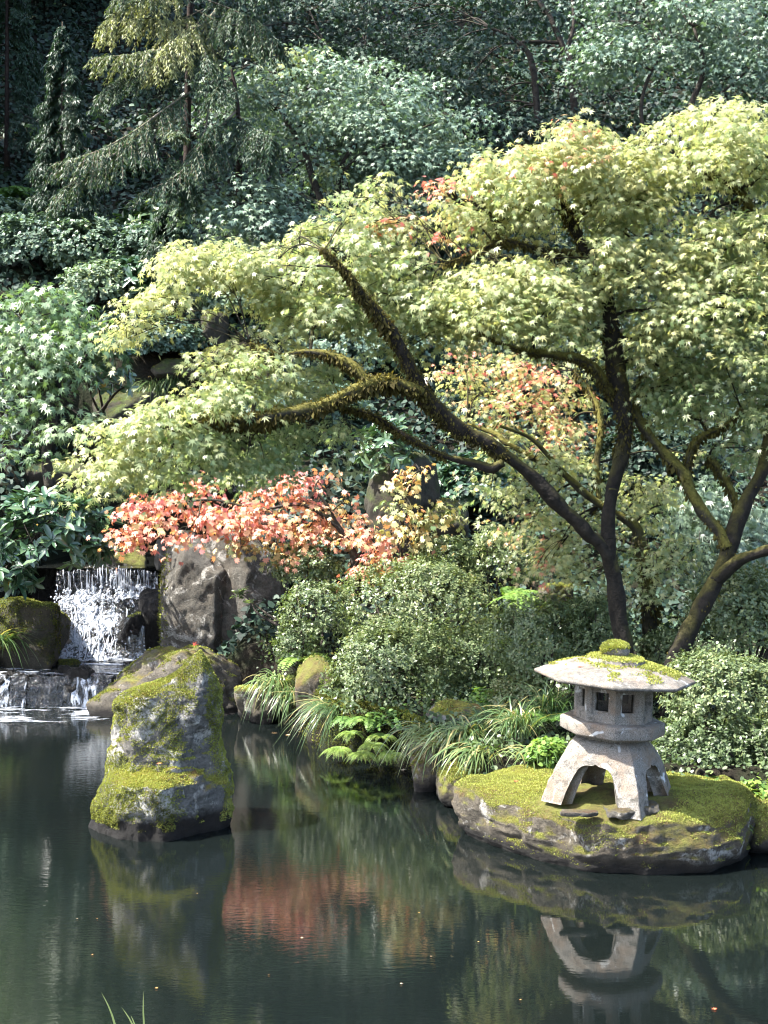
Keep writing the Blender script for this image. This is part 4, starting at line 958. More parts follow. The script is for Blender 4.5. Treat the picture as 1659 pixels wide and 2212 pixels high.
PADS_R = [
 (1530, 255, 70, 32, .2, .4, .66, 55), (1600, 270, 80, 40, .2, .45, .66, 70), (1470, 300, 75, 34, .2, .4, .66, 65), (1410, 300, 60, 26, .2, .35, .66, 35), (1560, 320, 105, 42, .1, .5, .64, 110), (1660, 330, 80, 48, .1, .5, .62, 80), (1480, 360, 80, 36, .2, .4, .62, 75),
 (1620, 400, 90, 36, .2, .4, .62, 60), (1570, 430, 50, 30, .4, .3, .58, 26), (1550, 437, 22, 12, .1, .12, .56, 8), (1640, 500, 90, 42, .1, .5, .58, 90), (1560, 530, 95, 42, .1, .5, .58, 90), (1500, 500, 70, 30, .4, .4, .55, 50), (1660, 580, 80, 46, .1, .5, .56, 80), (1570, 610, 105, 46, .0, .5, .54, 110), (1520, 680, 100, 46, .0, .5, .52, 100),
 (1640, 680, 90, 50, .1, .5, .52, 90), (1560, 760, 100, 44, .1, .5, .5, 90), (1640, 790, 80, 44, .2, .45, .48, 70), (1480, 850, 90, 40, .3, .45, .44, 60), (1580, 850, 90, 40, .3, .4, .5, 60), (1650, 880, 60, 36, .2, .4, .44, 36), (1500, 900, 60, 30, .4, .3, .62, 22), (1420, 860, 50, 30, .5, .3, .46, 18), (1540, 960, 70, 26, .5, .35, .50, 22), (1640, 980, 60, 30, .5, .3, .42, 20),
 (1600, 430, 40, 18, .3, .2, .5, 10), (1880, 420, 170, 110, -.2, .9, .56, 120), (1900, 700, 190, 130, -.2, .9, .52, 120)]
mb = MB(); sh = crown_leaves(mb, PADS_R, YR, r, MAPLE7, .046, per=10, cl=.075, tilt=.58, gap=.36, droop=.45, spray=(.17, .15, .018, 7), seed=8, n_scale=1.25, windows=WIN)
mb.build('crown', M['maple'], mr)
mb = MB(); twigs_for(mb, [(catmull(np.c_[P, R_], 4)[:, :3], catmull(np.c_[P, R_], 4)[:, 3]) for P, R_ in limbs_r + [(rtP[4:], rtR[4:])]], sh, r, .014, 6); mb.build('twigs', M['bark'], mr, True)

# ------------------------------------------------------------------ smaller maple between the two, turning pink
YS = 11.2
tp = at(1402, 1450, YS)
ms = thing('japanese_maple', 'small maple with mossy upright trunk between the two big trunks, leaves turning pink', 'tree', gbase(tp))
stP, stR = limb([(1400, 1520, 40), (1402, 1400, 34), (1405, 1330, 34), (1400, 1290, 36), (1388, 1220, 28), (1378, 1150, 24), (1352, 1122, 22), (1310, 1098, 18), (1262, 1064, 16), (1215, 1020, 14), (1150, 950, 8), (1080, 920, 5)], YS, 11.0)
s2P, s2R = limb([(1400, 1290, 26), (1420, 1240, 16), (1452, 1220, 12), (1500, 1250, 5)], YS, 11.0)
s3P, s3R = limb([(1295, 1090, 12), (1290, 1000, 14), (1298, 930, 14), (1292, 880, 12), (1270, 840, 6), (1240, 800, 4)], 11.1, 11.5)
s4P, s4R = limb([(1240, 1040, 12), (1100, 960, 14), (1075, 940, 12), (1010, 915, 6)], 11.2, 11.5)
limbs_s = [(s2P, s2R), (s3P, s3R), (s4P, s4R)]
mb = MB(); tube(mb, stP, stR, 12, rough=.3, seed=6, sub=9); mb.build('trunk', M['bark_moss'], ms, True)
for i, (P, R_) in enumerate(limbs_s):
    mb = MB(); tube(mb, P, R_, 10, rough=.35, seed=50 + i, sub=8); mb.build('branch', M['bark_moss'], ms, True)
hang_moss(ms, [(stP[:6], stR[:6]), (s3P, s3R)], r, 900, (.015, .05))
PADS_S = [
 (1000, 770, 75, 34, .8, .35, .74, 45), (1090, 790, 80, 36, .8, .4, .73, 55), (1040, 840, 80, 36, .6, .4, .70, 50), (1150, 830, 90, 40, .6, .4, .76, 60), (1220, 850, 70, 40, .7, .4, .70, 45), (1130, 890, 90, 36, .5, .4, .72, 55), (1210, 920, 70, 34, .5, .35, .74, 40), (1010, 900, 60, 28, .8, .3, .55, 26),
 (1100, 960, 75, 30, .1, .35, .56, 40), (1150, 990, 85, 30, .0, .35, .56, 55), (1230, 985, 80, 30, .0, .35, .58, 50), (1060, 1040, 60, 26, .3, .3, .42, 28), (1140, 1060, 80, 32, .1, .35, .52, 45), (1180, 1110, 75, 32, .2, .35, .62, 45), (1260, 1130, 60, 36, .2, .35, .6, 40), (1120, 1130, 55, 30, .3, .3, .70, 24),
 (1390, 1060, 90, 34, -.1, .35, .62, 55), (1440, 1080, 60, 28, -.1, .3, .60, 30), (1390, 1110, 75, 30, .0, .35, .62, 45), (1250, 1200, 75, 30, -.1, .35, .66, 45), (1200, 1180, 65, 28, .0, .3, .70, 35), (1270, 1245, 65, 28, -.2, .3, .60, 34), (1420, 1200, 75, 26, -.2, .35, .58, 40), (1450, 1180, 55, 24, -.2, .3, .60, 26), (1390, 1240, 45, 26, -.3, .25, .58, 24), (1400, 1265, 36, 20, -.3, .2, .6, 14),
 (1170, 1215, 45, 16, -.1, .25, .74, 16), (1500, 1180, 60, 22, -.1, .3, .56, 24), (1300, 1010, 60, 24, .5, .3, .5, 20), (1300, 780, 60, 40, .9, .4, .60, 34), (1480, 1000, 60, 30, .5, .3, .64, 18)]
mb = MB(); sh = crown_leaves(mb, PADS_S, YS, r, MAPLE7, .043, per=9, cl=.085, tilt=.62, gap=.34, spray=(.16, .14, .018, 6), droop=.5, seed=13, n_scale=.85)
mb.build('crown', M['maple'], ms)
mb = MB(); twigs_for(mb, [(catmull(np.c_[P, R_], 4)[:, :3], catmull(np.c_[P, R_], 4)[:, 3]) for P, R_ in limbs_s + [(stP[3:], stR[3:])]], sh, r, .011, 5); mb.build('twigs', M['bark'], ms, True)

# ------------------------------------------------------------------ vine maples: red one by the falls, green one on the left
def small_tree(name, label, cat, base_px, Y0, pads, tmpl, size, mat, stems, seed, group=None, bark='bark_plain', per=6, cl=.13, gap=.25, tilt=.6, droop=.6, face=.45, n_tw=4, th=.009, layers=3, tvar=.12, moss=False, n_scale=1.0, spray=None):
    rr = np.random.default_rng(seed)
    b = at(*base_px, Y0); t_o = thing(name, label, cat, gbase(b), group)
    if cat == 'tree' and tmpl is VINE: pads = [(p[0], p[1], p[2], p[3] * .50, *p[4:]) for p in pads]
    ls = [limb(s, Y0 + (s[0][3] - Y0 if len(s[0]) > 3 else 0)) for s in stems]
    first = True
    for P, R_ in ls:
        P = P.copy()
        mb = MB(); tube(mb, P, R_, 8, rough=.25, seed=seed, sub=6); mb.build('trunk' if first else 'branch', M[bark], t_o, True); first = False
    mb = MB(); sh = crown_leaves(mb, pads, Y0, rr, tmpl, size, per=per, cl=cl, tilt=tilt, gap=gap, droop=droop, seed=seed, face=face, layers=layers, tvar=tvar, n_scale=n_scale, spray=spray)
    mb.build('crown', M[mat], t_o)
    mb = MB(); twigs_for(mb, [(catmull(np.c_[P, R_], 4)[:, :3], catmull(np.c_[P, R_], 4)[:, 3]) for P, R_ in ls], sh, rr, th, n_tw); mb.build('twigs', M[bark], t_o, True)
    return t_o
small_tree('vine_maple', 'coral red and orange vine maple spreading over the grey boulder', 'tree', (800, 1290), 12.9, [
 (300, 1100, 60, 24, -.1, .3, .80, 14), (260, 1145, 35, 12, -.2, .2, .76, 7), (330, 1075, 60, 24, .0, .3, .84, 18), (400, 1055, 62, 22, .1, .3, .86, 18), (420, 1110, 60, 24, -.1, .3, .85, 18), (345, 1125, 60, 26, -.1, .3, .74, 16), (300, 1165, 40, 18, -.2, .2, .74, 9), (420, 1150, 42, 14, -.3, .2, .80, 7),
 (500, 1090, 62, 26, .0, .3, .80, 18), (480, 1120, 62, 26, -.1, .3, .72, 18), (560, 1105, 62, 28, -.1, .3, .72, 18), (565, 1135, 50, 22, -.2, .25, .72, 14), (600, 1060, 62, 24, .1, .3, .72, 16), (660, 1040, 55, 22, .2, .3, .80, 15), (700, 1030, 42, 14, .2, .25, .64, 8), (590, 1015, 30, 10, .4, .2, .86, 5), (640, 1090, 55, 20, .1, .3, .66, 13),
 (690, 1130, 62, 26, .1, .3, .62, 16), (750, 1120, 62, 26, .2, .3, .60, 15), (800, 1150, 55, 28, .0, .3, .70, 15), (820, 1195, 45, 22, -.1, .25, .78, 12), (810, 1225, 40, 16, -.2, .2, .74, 9), (590, 1190, 50, 12, -.3, .2, .58, 8), (520, 1175, 40, 12, -.2, .2, .35, 6), (650, 1160, 40, 14, .0, .2, .58, 7), (760, 1085, 50, 18, .3, .25, .48, 8), (740, 1165, 40, 18, .0, .25, .5, 7)],
 VINE, .046, 'vine', [[(775, 1300, 20), (768, 1230, 18), (758, 1180, 15), (720, 1130, 11), (650, 1090, 8), (560, 1100, 6), (460, 1080, 5), (350, 1090, 3)], [(768, 1240, 14), (800, 1200, 9), (815, 1180, 6), (830, 1190, 3)], [(740, 1150, 9), (690, 1070, 6), (640, 1040, 4)]],
 301, per=7, cl=.075, spray=(.17, .15, .015, 5), gap=.40, tilt=.30, droop=.5, face=.5, layers=2, tvar=.13, n_scale=1.7)
small_tree('vine_maple', 'young vine maple with pale yellow leaves and one upright stem before the brown rock', 'tree', (868, 1260), 12.7, [
 (880, 1040, 55, 18, .0, .25, .30, 12), (850, 1080, 50, 18, -.1, .25, .22, 11), (930, 1110, 62, 24, -.1, .3, .16, 14), (900, 1150, 62, 22, -.2, .3, .26, 14), (950, 1090, 42, 14, .0, .25, .20, 8), (890, 1180, 45, 16, -.2, .25, .30, 9), (850, 1130, 40, 16, -.1, .2, .40, 7), (915, 1010, 30, 12, .1, .2, .45, 6)],
 VINE, .048, 'vine', [[(868, 1270, 10), (866, 1180, 8), (872, 1110, 7), (885, 1040, 4)], [(866, 1170, 6), (910, 1130, 4), (945, 1100, 3)]], 305, per=6, cl=.07, spray=(.14, .12, .015, 5), gap=.34, tilt=.35, droop=.45, face=.5, layers=2, n_scale=1.1)
M['vine_green'] = leaf_mat('green_vine_maple_leaf', [(0, (.05, .11, .05)), (.6, (.12, .19, .085)), (1, (.20, .25, .12))], .3, .42, .6)
small_tree('vine_maple', 'pale green vine maple spreading in tiers at the left edge of the slope', 'tree', (130, 1040), 14.2, [
 (40, 670, 90, 30, .2, .4, .6, 34), (130, 660, 80, 26, .3, .4, .6, 30), (40, 720, 100, 32, .0, .5, .65, 40), (130, 720, 90, 32, .0, .5, .62, 38), (200, 730, 70, 30, .1, .4, .58, 30), (80, 770, 95, 28, -.1, .4, .6, 34), (20, 800, 80, 28, -.1, .4, .6, 28), (140, 790, 60, 24, .0, .4, .55, 20), (60, 830, 70, 22, -.2, .35, .6, 20), (20, 900, 60, 18, -.2, .3, .6, 14), (110, 870, 60, 14, -.3, .3, .6, 12), (190, 905, 32, 14, -.3, .2, .7, 8), (130, 930, 55, 12, -.4, .25, .65, 10), (40, 970, 60, 14, -.4, .25, .62, 10), (90, 640, 70, 18, .4, .3, .6, 18)],
 MAPLE7, .075, 'vine_green', [[(110, 1060, 26), (100, 980, 22), (115, 900, 18), (90, 830, 12), (40, 740, 6)], [(100, 960, 20), (60, 880, 12), (20, 820, 7)], [(115, 900, 12), (160, 820, 8), (200, 740, 4)]], 311, per=7, cl=.12, gap=.2, tilt=.4, face=.6, layers=2)
small_tree('laceleaf_maple', 'grey green laceleaf maple drooping between the right trunk and the small maple', 'tree', (1530, 1290), 11.6, [
 (1480, 1080, 70, 30, .0, .35, .6, 40), (1540, 1070, 70, 30, .0, .35, .7, 44), (1590, 1090, 60, 34, .0, .35, .6, 40), (1520, 1120, 70, 34, -.1, .35, .55, 40), (1570, 1150, 70, 34, -.1, .35, .5, 40), (1520, 1200, 70, 34, -.1, .35, .35, 36), (1620, 1190, 60, 34, -.1, .35, .4, 30), (1560, 1240, 70, 30, -.1, .35, .3, 30), (1640, 1120, 60, 40, .2, .35, .3, 30)],
 PALM, .062, 'lace', [[(1530, 1320, 22), (1525, 1240, 18), (1530, 1160, 14), (1520, 1090, 7)], [(1528, 1180, 12), (1580, 1120, 7), (1600, 1090, 4)]], 315, per=7, cl=.12, gap=.15, tilt=.45, droop=.9, face=.6)

# ------------------------------------------------------------------ hillside broadleaf trees
def hill_tree(label, base_px, Y0, pads, stems, seed, size=.060, mat='wood_leaf', per=16, cl=.17, tmpl=MAPLE5, gap=.50, bark='bark_plain', n_scale=1.0, name='hillside_tree', face=.4, tilt=.42, layers=3):
    pads = [(p[0], p[1], p[2] * 1.05, p[3] * .85, p[4], p[5], min(1, p[6] * 1.12), p[7] * 1.75) for p in pads]
    return small_tree(name, label, 'tree', base_px, Y0, pads, tmpl, size, mat, stems, seed, None, bark, per=per, cl=cl, gap=gap, tilt=tilt, droop=.6, face=face, n_tw=5, th=.018, n_scale=n_scale, layers=layers, tvar=.14, spray=(.46, .40, .035, 7))
hill_tree('broad light green tree in the middle of the slope with three bare crooked trunks', (690, 470), 19.0, [
 (520, 135, 70, 28, .2, .8, .62, 34), (560, 180, 90, 34, .2, .9, .60, 48), (610, 120, 60, 24, .3, .6, .80, 26), (650, 110, 40, 14, .3, .4, .98, 12), (700, 135, 90, 30, .4, .8, .58, 44), (650, 180, 85, 34, .2, .9, .62, 48), (520, 220, 75, 30, .2, .8, .56, 34), (590, 240, 75, 32, .1, .8, .56, 36), (700, 200, 90, 34, .2, .9, .56, 46), (780, 160, 90, 32, .5, .9, .50, 44),
 (800, 215, 95, 36, .3, .9, .52, 52), (870, 190, 95, 34, .4, .9, .5, 46), (700, 260, 90, 36, .0, .9, .58, 48), (790, 270, 100, 36, .1, .9, .52, 56), (880, 250, 100, 36, .2, .9, .52, 54), (960, 240, 80, 32, .3, .8, .5, 40), (680, 320, 80, 34, .0, .8, .5, 42), (770, 320, 95, 38, .1, .9, .48, 52), (860, 315, 95, 36, .1, .9, .5, 52), (950, 305, 85, 34, .2, .8, .52, 44), (1020, 290, 60, 26, .2, .6, .62, 24),
 (730, 365, 80, 26, .2, .7, .46, 30), (830, 370, 80, 28, .2, .7, .46, 32), (920, 360, 80, 28, .3, .7, .46, 32), (640, 350, 55, 24, .0, .6, .78, 18), (700, 360, 36, 14, .0, .4, .95, 8), (1000, 340, 50, 20, .1, .5, .66, 14)],
 [[(700, 480, 18), (692, 430, 16), (672, 375, 14), (655, 320, 12), (625, 270, 12), (598, 215, 9), (590, 160, 5)], [(725, 470, 14), (730, 410, 12), (738, 360, 10), (780, 290, 7), (830, 230, 4)], [(765, 470, 14), (745, 400, 12), (760, 350, 9), (860, 300, 6), (950, 260, 3)]], 401)
hill_tree('low pale green bushy tree below the bare trunks in the middle', (560, 520), 17.6, [
 (470, 420, 70, 26, .0, .6, .62, 34), (540, 410, 80, 28, .0, .7, .60, 42), (500, 450, 75, 26, -.1, .6, .60, 36), (590, 440, 70, 26, .1, .6, .52, 32), (640, 475, 80, 24, .1, .6, .48, 34), (560, 480, 90, 24, .1, .6, .45, 34), (700, 480, 60, 18, .2, .5, .46, 20), (590, 400, 50, 16, .2, .4, .6, 16)],
 [[(570, 540, 14), (565, 490, 11), (545, 440, 7)], [(568, 500, 8), (620, 470, 5)]], 403)
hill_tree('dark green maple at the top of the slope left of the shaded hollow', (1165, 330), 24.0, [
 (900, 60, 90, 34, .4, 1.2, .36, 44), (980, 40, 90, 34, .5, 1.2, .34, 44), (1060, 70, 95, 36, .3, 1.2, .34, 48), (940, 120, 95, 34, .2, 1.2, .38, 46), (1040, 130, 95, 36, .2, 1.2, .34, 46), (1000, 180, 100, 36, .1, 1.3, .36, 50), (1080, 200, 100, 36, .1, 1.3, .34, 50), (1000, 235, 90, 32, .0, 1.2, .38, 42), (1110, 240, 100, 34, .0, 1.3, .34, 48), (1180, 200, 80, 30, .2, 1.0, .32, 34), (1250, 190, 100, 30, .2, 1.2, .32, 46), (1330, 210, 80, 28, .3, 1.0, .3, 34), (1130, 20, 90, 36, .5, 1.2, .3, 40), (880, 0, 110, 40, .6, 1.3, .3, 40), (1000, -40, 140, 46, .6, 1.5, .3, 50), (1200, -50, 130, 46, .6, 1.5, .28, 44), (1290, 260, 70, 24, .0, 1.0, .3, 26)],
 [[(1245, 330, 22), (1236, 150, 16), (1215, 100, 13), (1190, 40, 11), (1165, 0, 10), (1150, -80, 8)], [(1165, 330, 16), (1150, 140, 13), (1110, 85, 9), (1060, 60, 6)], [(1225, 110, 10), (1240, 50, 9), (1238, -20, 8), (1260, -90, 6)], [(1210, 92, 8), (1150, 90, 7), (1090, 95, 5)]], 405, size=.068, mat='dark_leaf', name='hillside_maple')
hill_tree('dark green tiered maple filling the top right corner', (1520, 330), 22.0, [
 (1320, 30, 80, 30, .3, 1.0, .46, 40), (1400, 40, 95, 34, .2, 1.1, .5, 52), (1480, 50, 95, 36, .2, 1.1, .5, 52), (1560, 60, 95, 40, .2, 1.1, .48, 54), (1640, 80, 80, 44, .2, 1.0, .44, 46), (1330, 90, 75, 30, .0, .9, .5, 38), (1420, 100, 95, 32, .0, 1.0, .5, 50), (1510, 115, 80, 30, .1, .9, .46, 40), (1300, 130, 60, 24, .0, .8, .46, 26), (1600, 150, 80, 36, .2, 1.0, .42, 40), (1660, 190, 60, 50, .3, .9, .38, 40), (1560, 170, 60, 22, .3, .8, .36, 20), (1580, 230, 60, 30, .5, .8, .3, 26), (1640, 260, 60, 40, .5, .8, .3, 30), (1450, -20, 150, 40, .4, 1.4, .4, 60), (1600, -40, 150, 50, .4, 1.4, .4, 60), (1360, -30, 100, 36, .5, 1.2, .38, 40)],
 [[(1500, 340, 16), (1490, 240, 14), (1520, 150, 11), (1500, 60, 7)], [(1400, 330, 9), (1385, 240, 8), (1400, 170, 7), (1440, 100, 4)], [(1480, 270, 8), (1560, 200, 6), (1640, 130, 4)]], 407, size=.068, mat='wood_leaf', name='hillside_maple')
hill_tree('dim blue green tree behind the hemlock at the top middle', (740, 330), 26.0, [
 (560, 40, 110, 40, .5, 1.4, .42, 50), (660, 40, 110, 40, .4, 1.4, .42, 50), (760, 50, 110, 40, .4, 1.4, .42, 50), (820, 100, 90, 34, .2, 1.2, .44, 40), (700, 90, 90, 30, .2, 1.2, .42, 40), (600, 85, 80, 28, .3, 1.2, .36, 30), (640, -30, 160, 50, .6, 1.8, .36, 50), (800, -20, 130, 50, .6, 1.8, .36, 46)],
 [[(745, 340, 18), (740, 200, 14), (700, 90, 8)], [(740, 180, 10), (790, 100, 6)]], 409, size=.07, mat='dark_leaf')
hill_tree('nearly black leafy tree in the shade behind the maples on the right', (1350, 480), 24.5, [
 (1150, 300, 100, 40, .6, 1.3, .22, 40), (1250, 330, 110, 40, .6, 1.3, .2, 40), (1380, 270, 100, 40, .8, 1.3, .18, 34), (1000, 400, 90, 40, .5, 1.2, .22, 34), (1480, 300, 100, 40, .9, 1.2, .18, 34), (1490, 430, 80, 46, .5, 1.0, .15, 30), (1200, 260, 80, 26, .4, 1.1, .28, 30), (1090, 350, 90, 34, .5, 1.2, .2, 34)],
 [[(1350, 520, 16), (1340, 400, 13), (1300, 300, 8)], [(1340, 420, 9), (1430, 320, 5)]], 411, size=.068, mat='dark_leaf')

# ------------------------------------------------------------------ conifers
def bough(mb, wood, P, r, L0, n_side, tint, sag=.5, leaf=.038, dens=1.5, width=.011, tip_tint=0):
    """hemlock bough: side twigs on both sides carrying flat drooping sprays"""
    C = catmull(P, 12); T = norm(np.gradient(C, axis=0)); n = len(C)
    tube(wood, C, np.linspace(width, .003, n), 6, rough=.2, sub=1)
    for k in range(n_side):
        t = r.uniform(.12, 1.0); i = min(n - 1, int(t * n)); s = 1 if k % 2 else -1
        side = norm(np.cross(T[i], [0, 0, 1.0])) * s
        L = L0 * (1.05 - .75 * t) * r.uniform(.6, 1.15)
        m = max(4, int(L / .03)); u = np.linspace(0, 1, m)
        d0 = norm(side * .8 + T[i] * .75 + r.normal(size=3) * .15)
        Q = C[i] + u[:, None] * L * d0 + np.array([0, 0, -1.0]) * (sag * L * u ** 1.6)[:, None]
        tube(wood, Q[[0, m // 2, m - 1]], [.004, .003, .0015], 4, sub=3)
        d = norm(np.gradient(Q, axis=0))
        for sg in (-1, 1):
            q = int(3 * dens)
            for rep in range(q):
                sd = norm(np.cross(d, [0, 0, 1.0])) * sg
                ax = norm(d * r.uniform(.4, 1.0, (m, 1)) + sd * r.uniform(.3, 1.0, (m, 1)) + np.array([0, 0, -.35]) + r.normal(size=(m, 3)) * .2)
                put_leaves(mb, Q + r.normal(size=(m, 3)) * .012, ax, np.array([0, 0, 1.0]) + r.normal(size=(m, 3)) * .5, leaf * r.uniform(.7, 1.7, m), CONI, tint + tip_tint * u + .12 * r.normal(size=m))
def conifer(label, base_px, Y0, trunk, boughs, seed, bark='bark_red', name='hemlock_tree', group=None):
    rr = np.random.default_rng(seed)
    t_o = thing(name, label, 'tree', gbase(at(*base_px, Y0)), group)
    P, R_ = limb(trunk, Y0); mb = MB(); tube(mb, P, R_, 10, rough=.15, seed=seed, sub=6); mb.build('trunk', M[bark], t_o, True)
    for pts, L0, ns_, ti, kw in boughs:
        B = np.array([at(p[0], p[1], Y0 + (p[2] if len(p) > 2 else 0)) for p in pts]); lf = MB(); wd = MB()
        bough(lf, wd, B, rr, L0, ns_, ti, **kw)
        wo = wd.build('branch', M['bark_pale' if kw.get('width', 0) > .012 else 'bark_plain'], t_o, True); lf.build('needles', M['conifer'], wo)
    return t_o
conifer('tall hemlock with drooping boughs tinted sunlit yellow at the top left', (400, 420), 18.6,
    [(402, 430, 17), (404, 330, 16), (406, 200, 15), (410, 60, 14), (412, -150, 12), (414, -420, 6)],
    [([(440, 20), (380, 45, -.6), (300, 40, -1.0), (225, 70, -1.3)], .42, 60, .88, dict(sag=.9, tip_tint=.15)),  # sunlight on the upper left boughs is painted in as a yellower needle tint
     ([(420, 0), (340, -10, -.6), (260, 20, -1.0), (220, 55, -1.2)], .42, 50, .84, dict(sag=.9, tip_tint=.15)),
     ([(476, 12, .2), (440, 50, -.4), (390, 85, -.9), (340, 108, -1.2), (280, 118, -1.4), (205, 125, -1.5)], .55, 90, .72, dict(sag=.9, width=.018, tip_tint=.05)),
     ([(440, 40, -.2), (400, 75, -.9), (360, 100, -1.3), (335, 150, -1.5)], .45, 70, .90, dict(sag=1.0, tip_tint=.1)),
     ([(404, 110, 0), (330, 140, -.8), (260, 170, -1.2), (215, 205, -1.3)], .55, 60, .45, dict(sag=.8)),
     ([(410, 90, 0), (440, 110, -.8), (450, 150, -1.2), (455, 190, -1.3)], .4, 40, .42, dict(sag=.9)),
     ([(420, -10, 0), (500, 20, -.6), (560, 50, -.9), (600, 90, -1.1)], .6, 70, .48, dict(sag=.8)),
     ([(420, 20, 0), (480, 50, -.5), (530, 60, -.8), (580, 105, -1.0)], .5, 60, .40, dict(sag=.8)),
     ([(410, -60, 0), (320, -50, -.8), (250, -10, -1.2)], .6, 60, .6, dict(sag=.8)),
     ([(410, -60, 0), (500, -60, -.8), (580, -20, -1.2)], .6, 60, .45, dict(sag=.8))], 501)
conifer('half bare hemlock with long pale dead sticks sweeping down to the left', (515, 380), 17.8,
    [(516, 420, 14), (517, 365, 14), (516, 300, 12), (514, 240, 10), (508, 190, 9), (500, 150, 5)],
    [([(470, 170, .2), (410, 200, -.2), (350, 240, -.6), (280, 290, -1.0), (200, 330, -1.3), (120, 352, -1.5)], .55, 80, .52, dict(sag=.9, width=.020)),
     ([(330, 255, -.6), (290, 300, -.9), (230, 345, -1.2), (150, 400, -1.4), (115, 430, -1.5)], .45, 80, .50, dict(sag=.8, width=.014)),
     ([(510, 240, 0), (450, 300, -.5), (420, 330, -.8), (380, 380, -1.0), (300, 420, -1.2)], .5, 60, .46, dict(sag=.8, width=.016)),
     ([(440, 305, -.5), (465, 340, -.6), (430, 370, -.8)], .3, 20, .46, dict(sag=.7, width=.013)),
     ([(450, 235, 0), (440, 290, -.4), (400, 340, -.7)], .06, 4, .45, dict(sag=.4, width=.014)),
     ([(375, 215, -.2), (370, 240, -.3), (366, 262, -.3)], .05, 3, .45, dict(sag=.4, width=.013)),
     ([(278, 295, -.9), (276, 315, -.9), (280, 335, -.9)], .05, 3, .45, dict(sag=.4, width=.013)),
     ([(514, 250, 0), (550, 280, -.5), (590, 300, -.8)], .5, 50, .42, dict(sag=.9)), ([(514, 250, 0), (480, 270, -.5), (450, 280, -.8)], .4, 40, .40, dict(sag=.9)),
     ([(514, 290, 0), (550, 320, -.5), (580, 350, -.8)], .4, 40, .38, dict(sag=.9)), ([(330, 275, -.7), (370, 285, -.8), (390, 290, -.9)], .22, 24, .62, dict(sag=.5)),
     ([(360, 330, -.7), (390, 370, -.8), (400, 420, -.8)], .45, 60, .46, dict(sag=.8)), ([(500, 170, 0), (470, 190, -.5), (455, 215, -.7)], .35, 30, .42, dict(sag=.9))], 503)
def young_conifer(label, px, top, bot, Y0, half, seed, tint=.4, n=26, name='young_cedar', grp=None):
    bs = []
    rr = np.random.default_rng(seed)
    for k in range(n):
        f = (k + .5) / n; y = top + (bot - top) * f * .92; s = 1 if k % 2 else -1
        wpx = half * (f ** .75) * rr.uniform(.45, 1.2); dz = rr.uniform(-1, .4) * wpx * Y0 / F
        bs.append(([(px, y), (px + s * wpx * .5, y + .16 * wpx, dz * .5), (px + s * wpx, y + .5 * wpx, dz)], .30 * (0.4 + f), 22, tint, dict(sag=.7, leaf=.045)))
    return conifer(label, (px, bot), Y0, [(px, bot + 30, 12), (px, (top + bot) / 2, 8), (px, top - 8, 3)], bs, seed, name=name, group=grp)
young_conifer('young dark conifer standing alone on the slope at the far left', 135, 55, 440, 20.0, 84, 511, .24, 34)
young_conifer('dark conifer half cut by the left edge at the top', 15, -160, 330, 22.5, 110, 513, .30, 40)
young_conifer('small dark conifer below the dead sticks', 360, 440, 560, 18.4, 60, 515, .34, 18)
# big dark conifers further up the slope: they close the view; the last pair, unseen at left, is added to shade it
for i, (px, Yd, hgt, hw, lb) in enumerate(((-420, 33, 1500, 330, 'tall dark conifer up the slope beyond the left edge'), (330, 38, 1100, 260, 'tall dark conifer far up the slope behind the hemlock'), (900, 40, 1000, 260, 'tall dark conifer far up the slope above the middle trees'), (1450, 37, 1050, 260, 'tall dark conifer far up the slope behind the tiered maple'), (60, 30, 1250, 260, 'tall dark conifer up the slope behind the young conifers'), (1900, 33, 1200, 300, 'tall dark conifer up the slope beyond the right edge'),
    (-400, 21.5, 2900, 300, 'unseen tall conifer added outside the left edge to shade the middle slope'), (-300, 26, 2600, 290, 'unseen tall conifer added outside the left edge to shade the upper slope'))):
    g = at(px, 0, Yd); gz = float(ground_z(g[0], Yd)); base_py = CY - (((gz - H) / Yd) + math.tan(PITCH)) * F
    rr = np.random.default_rng(530 + i); k = Yd / F
    t_o = thing('tall_conifer', lb, 'tree', (g[0], Yd, gz)); top = gz + hgt * k
    mb = MB(); tube(mb, [(g[0], Yd, gz - .3), (g[0] + .1, Yd, gz + hgt * k * .5), (g[0], Yd, top)], [.35, .22, .03], 9, rough=.1); mb.build('trunk', M['bark_plain'], t_o, True)
    n = 9000; f = rr.random(n) ** .75; a = rr.random(n) * 2 * math.pi; rad = hw * k * f * (.55 + .45 * rr.random(n)) * (.75 + .5 * vnoise(np.c_[f * 14, a * 2, 0 * a], i))
    P = np.stack([g[0] + rad * np.cos(a), Yd + rad * np.sin(a), top - f * (hgt * k * .93) - .25 * rad], -1)
    o_ = np.stack([np.cos(a), np.sin(a), np.full(n, -.5)], -1)
    mb = MB(); put_leaves(mb, P, o_ + rr.normal(size=P.shape) * .4, np.array([0, 0, 1.0]) + rr.normal(size=P.shape) * .5, rr.uniform(.25, .6, n), RHOMB, .3 + .15 * rr.normal(size=n)); mb.build('needles', M['conifer'], t_o)

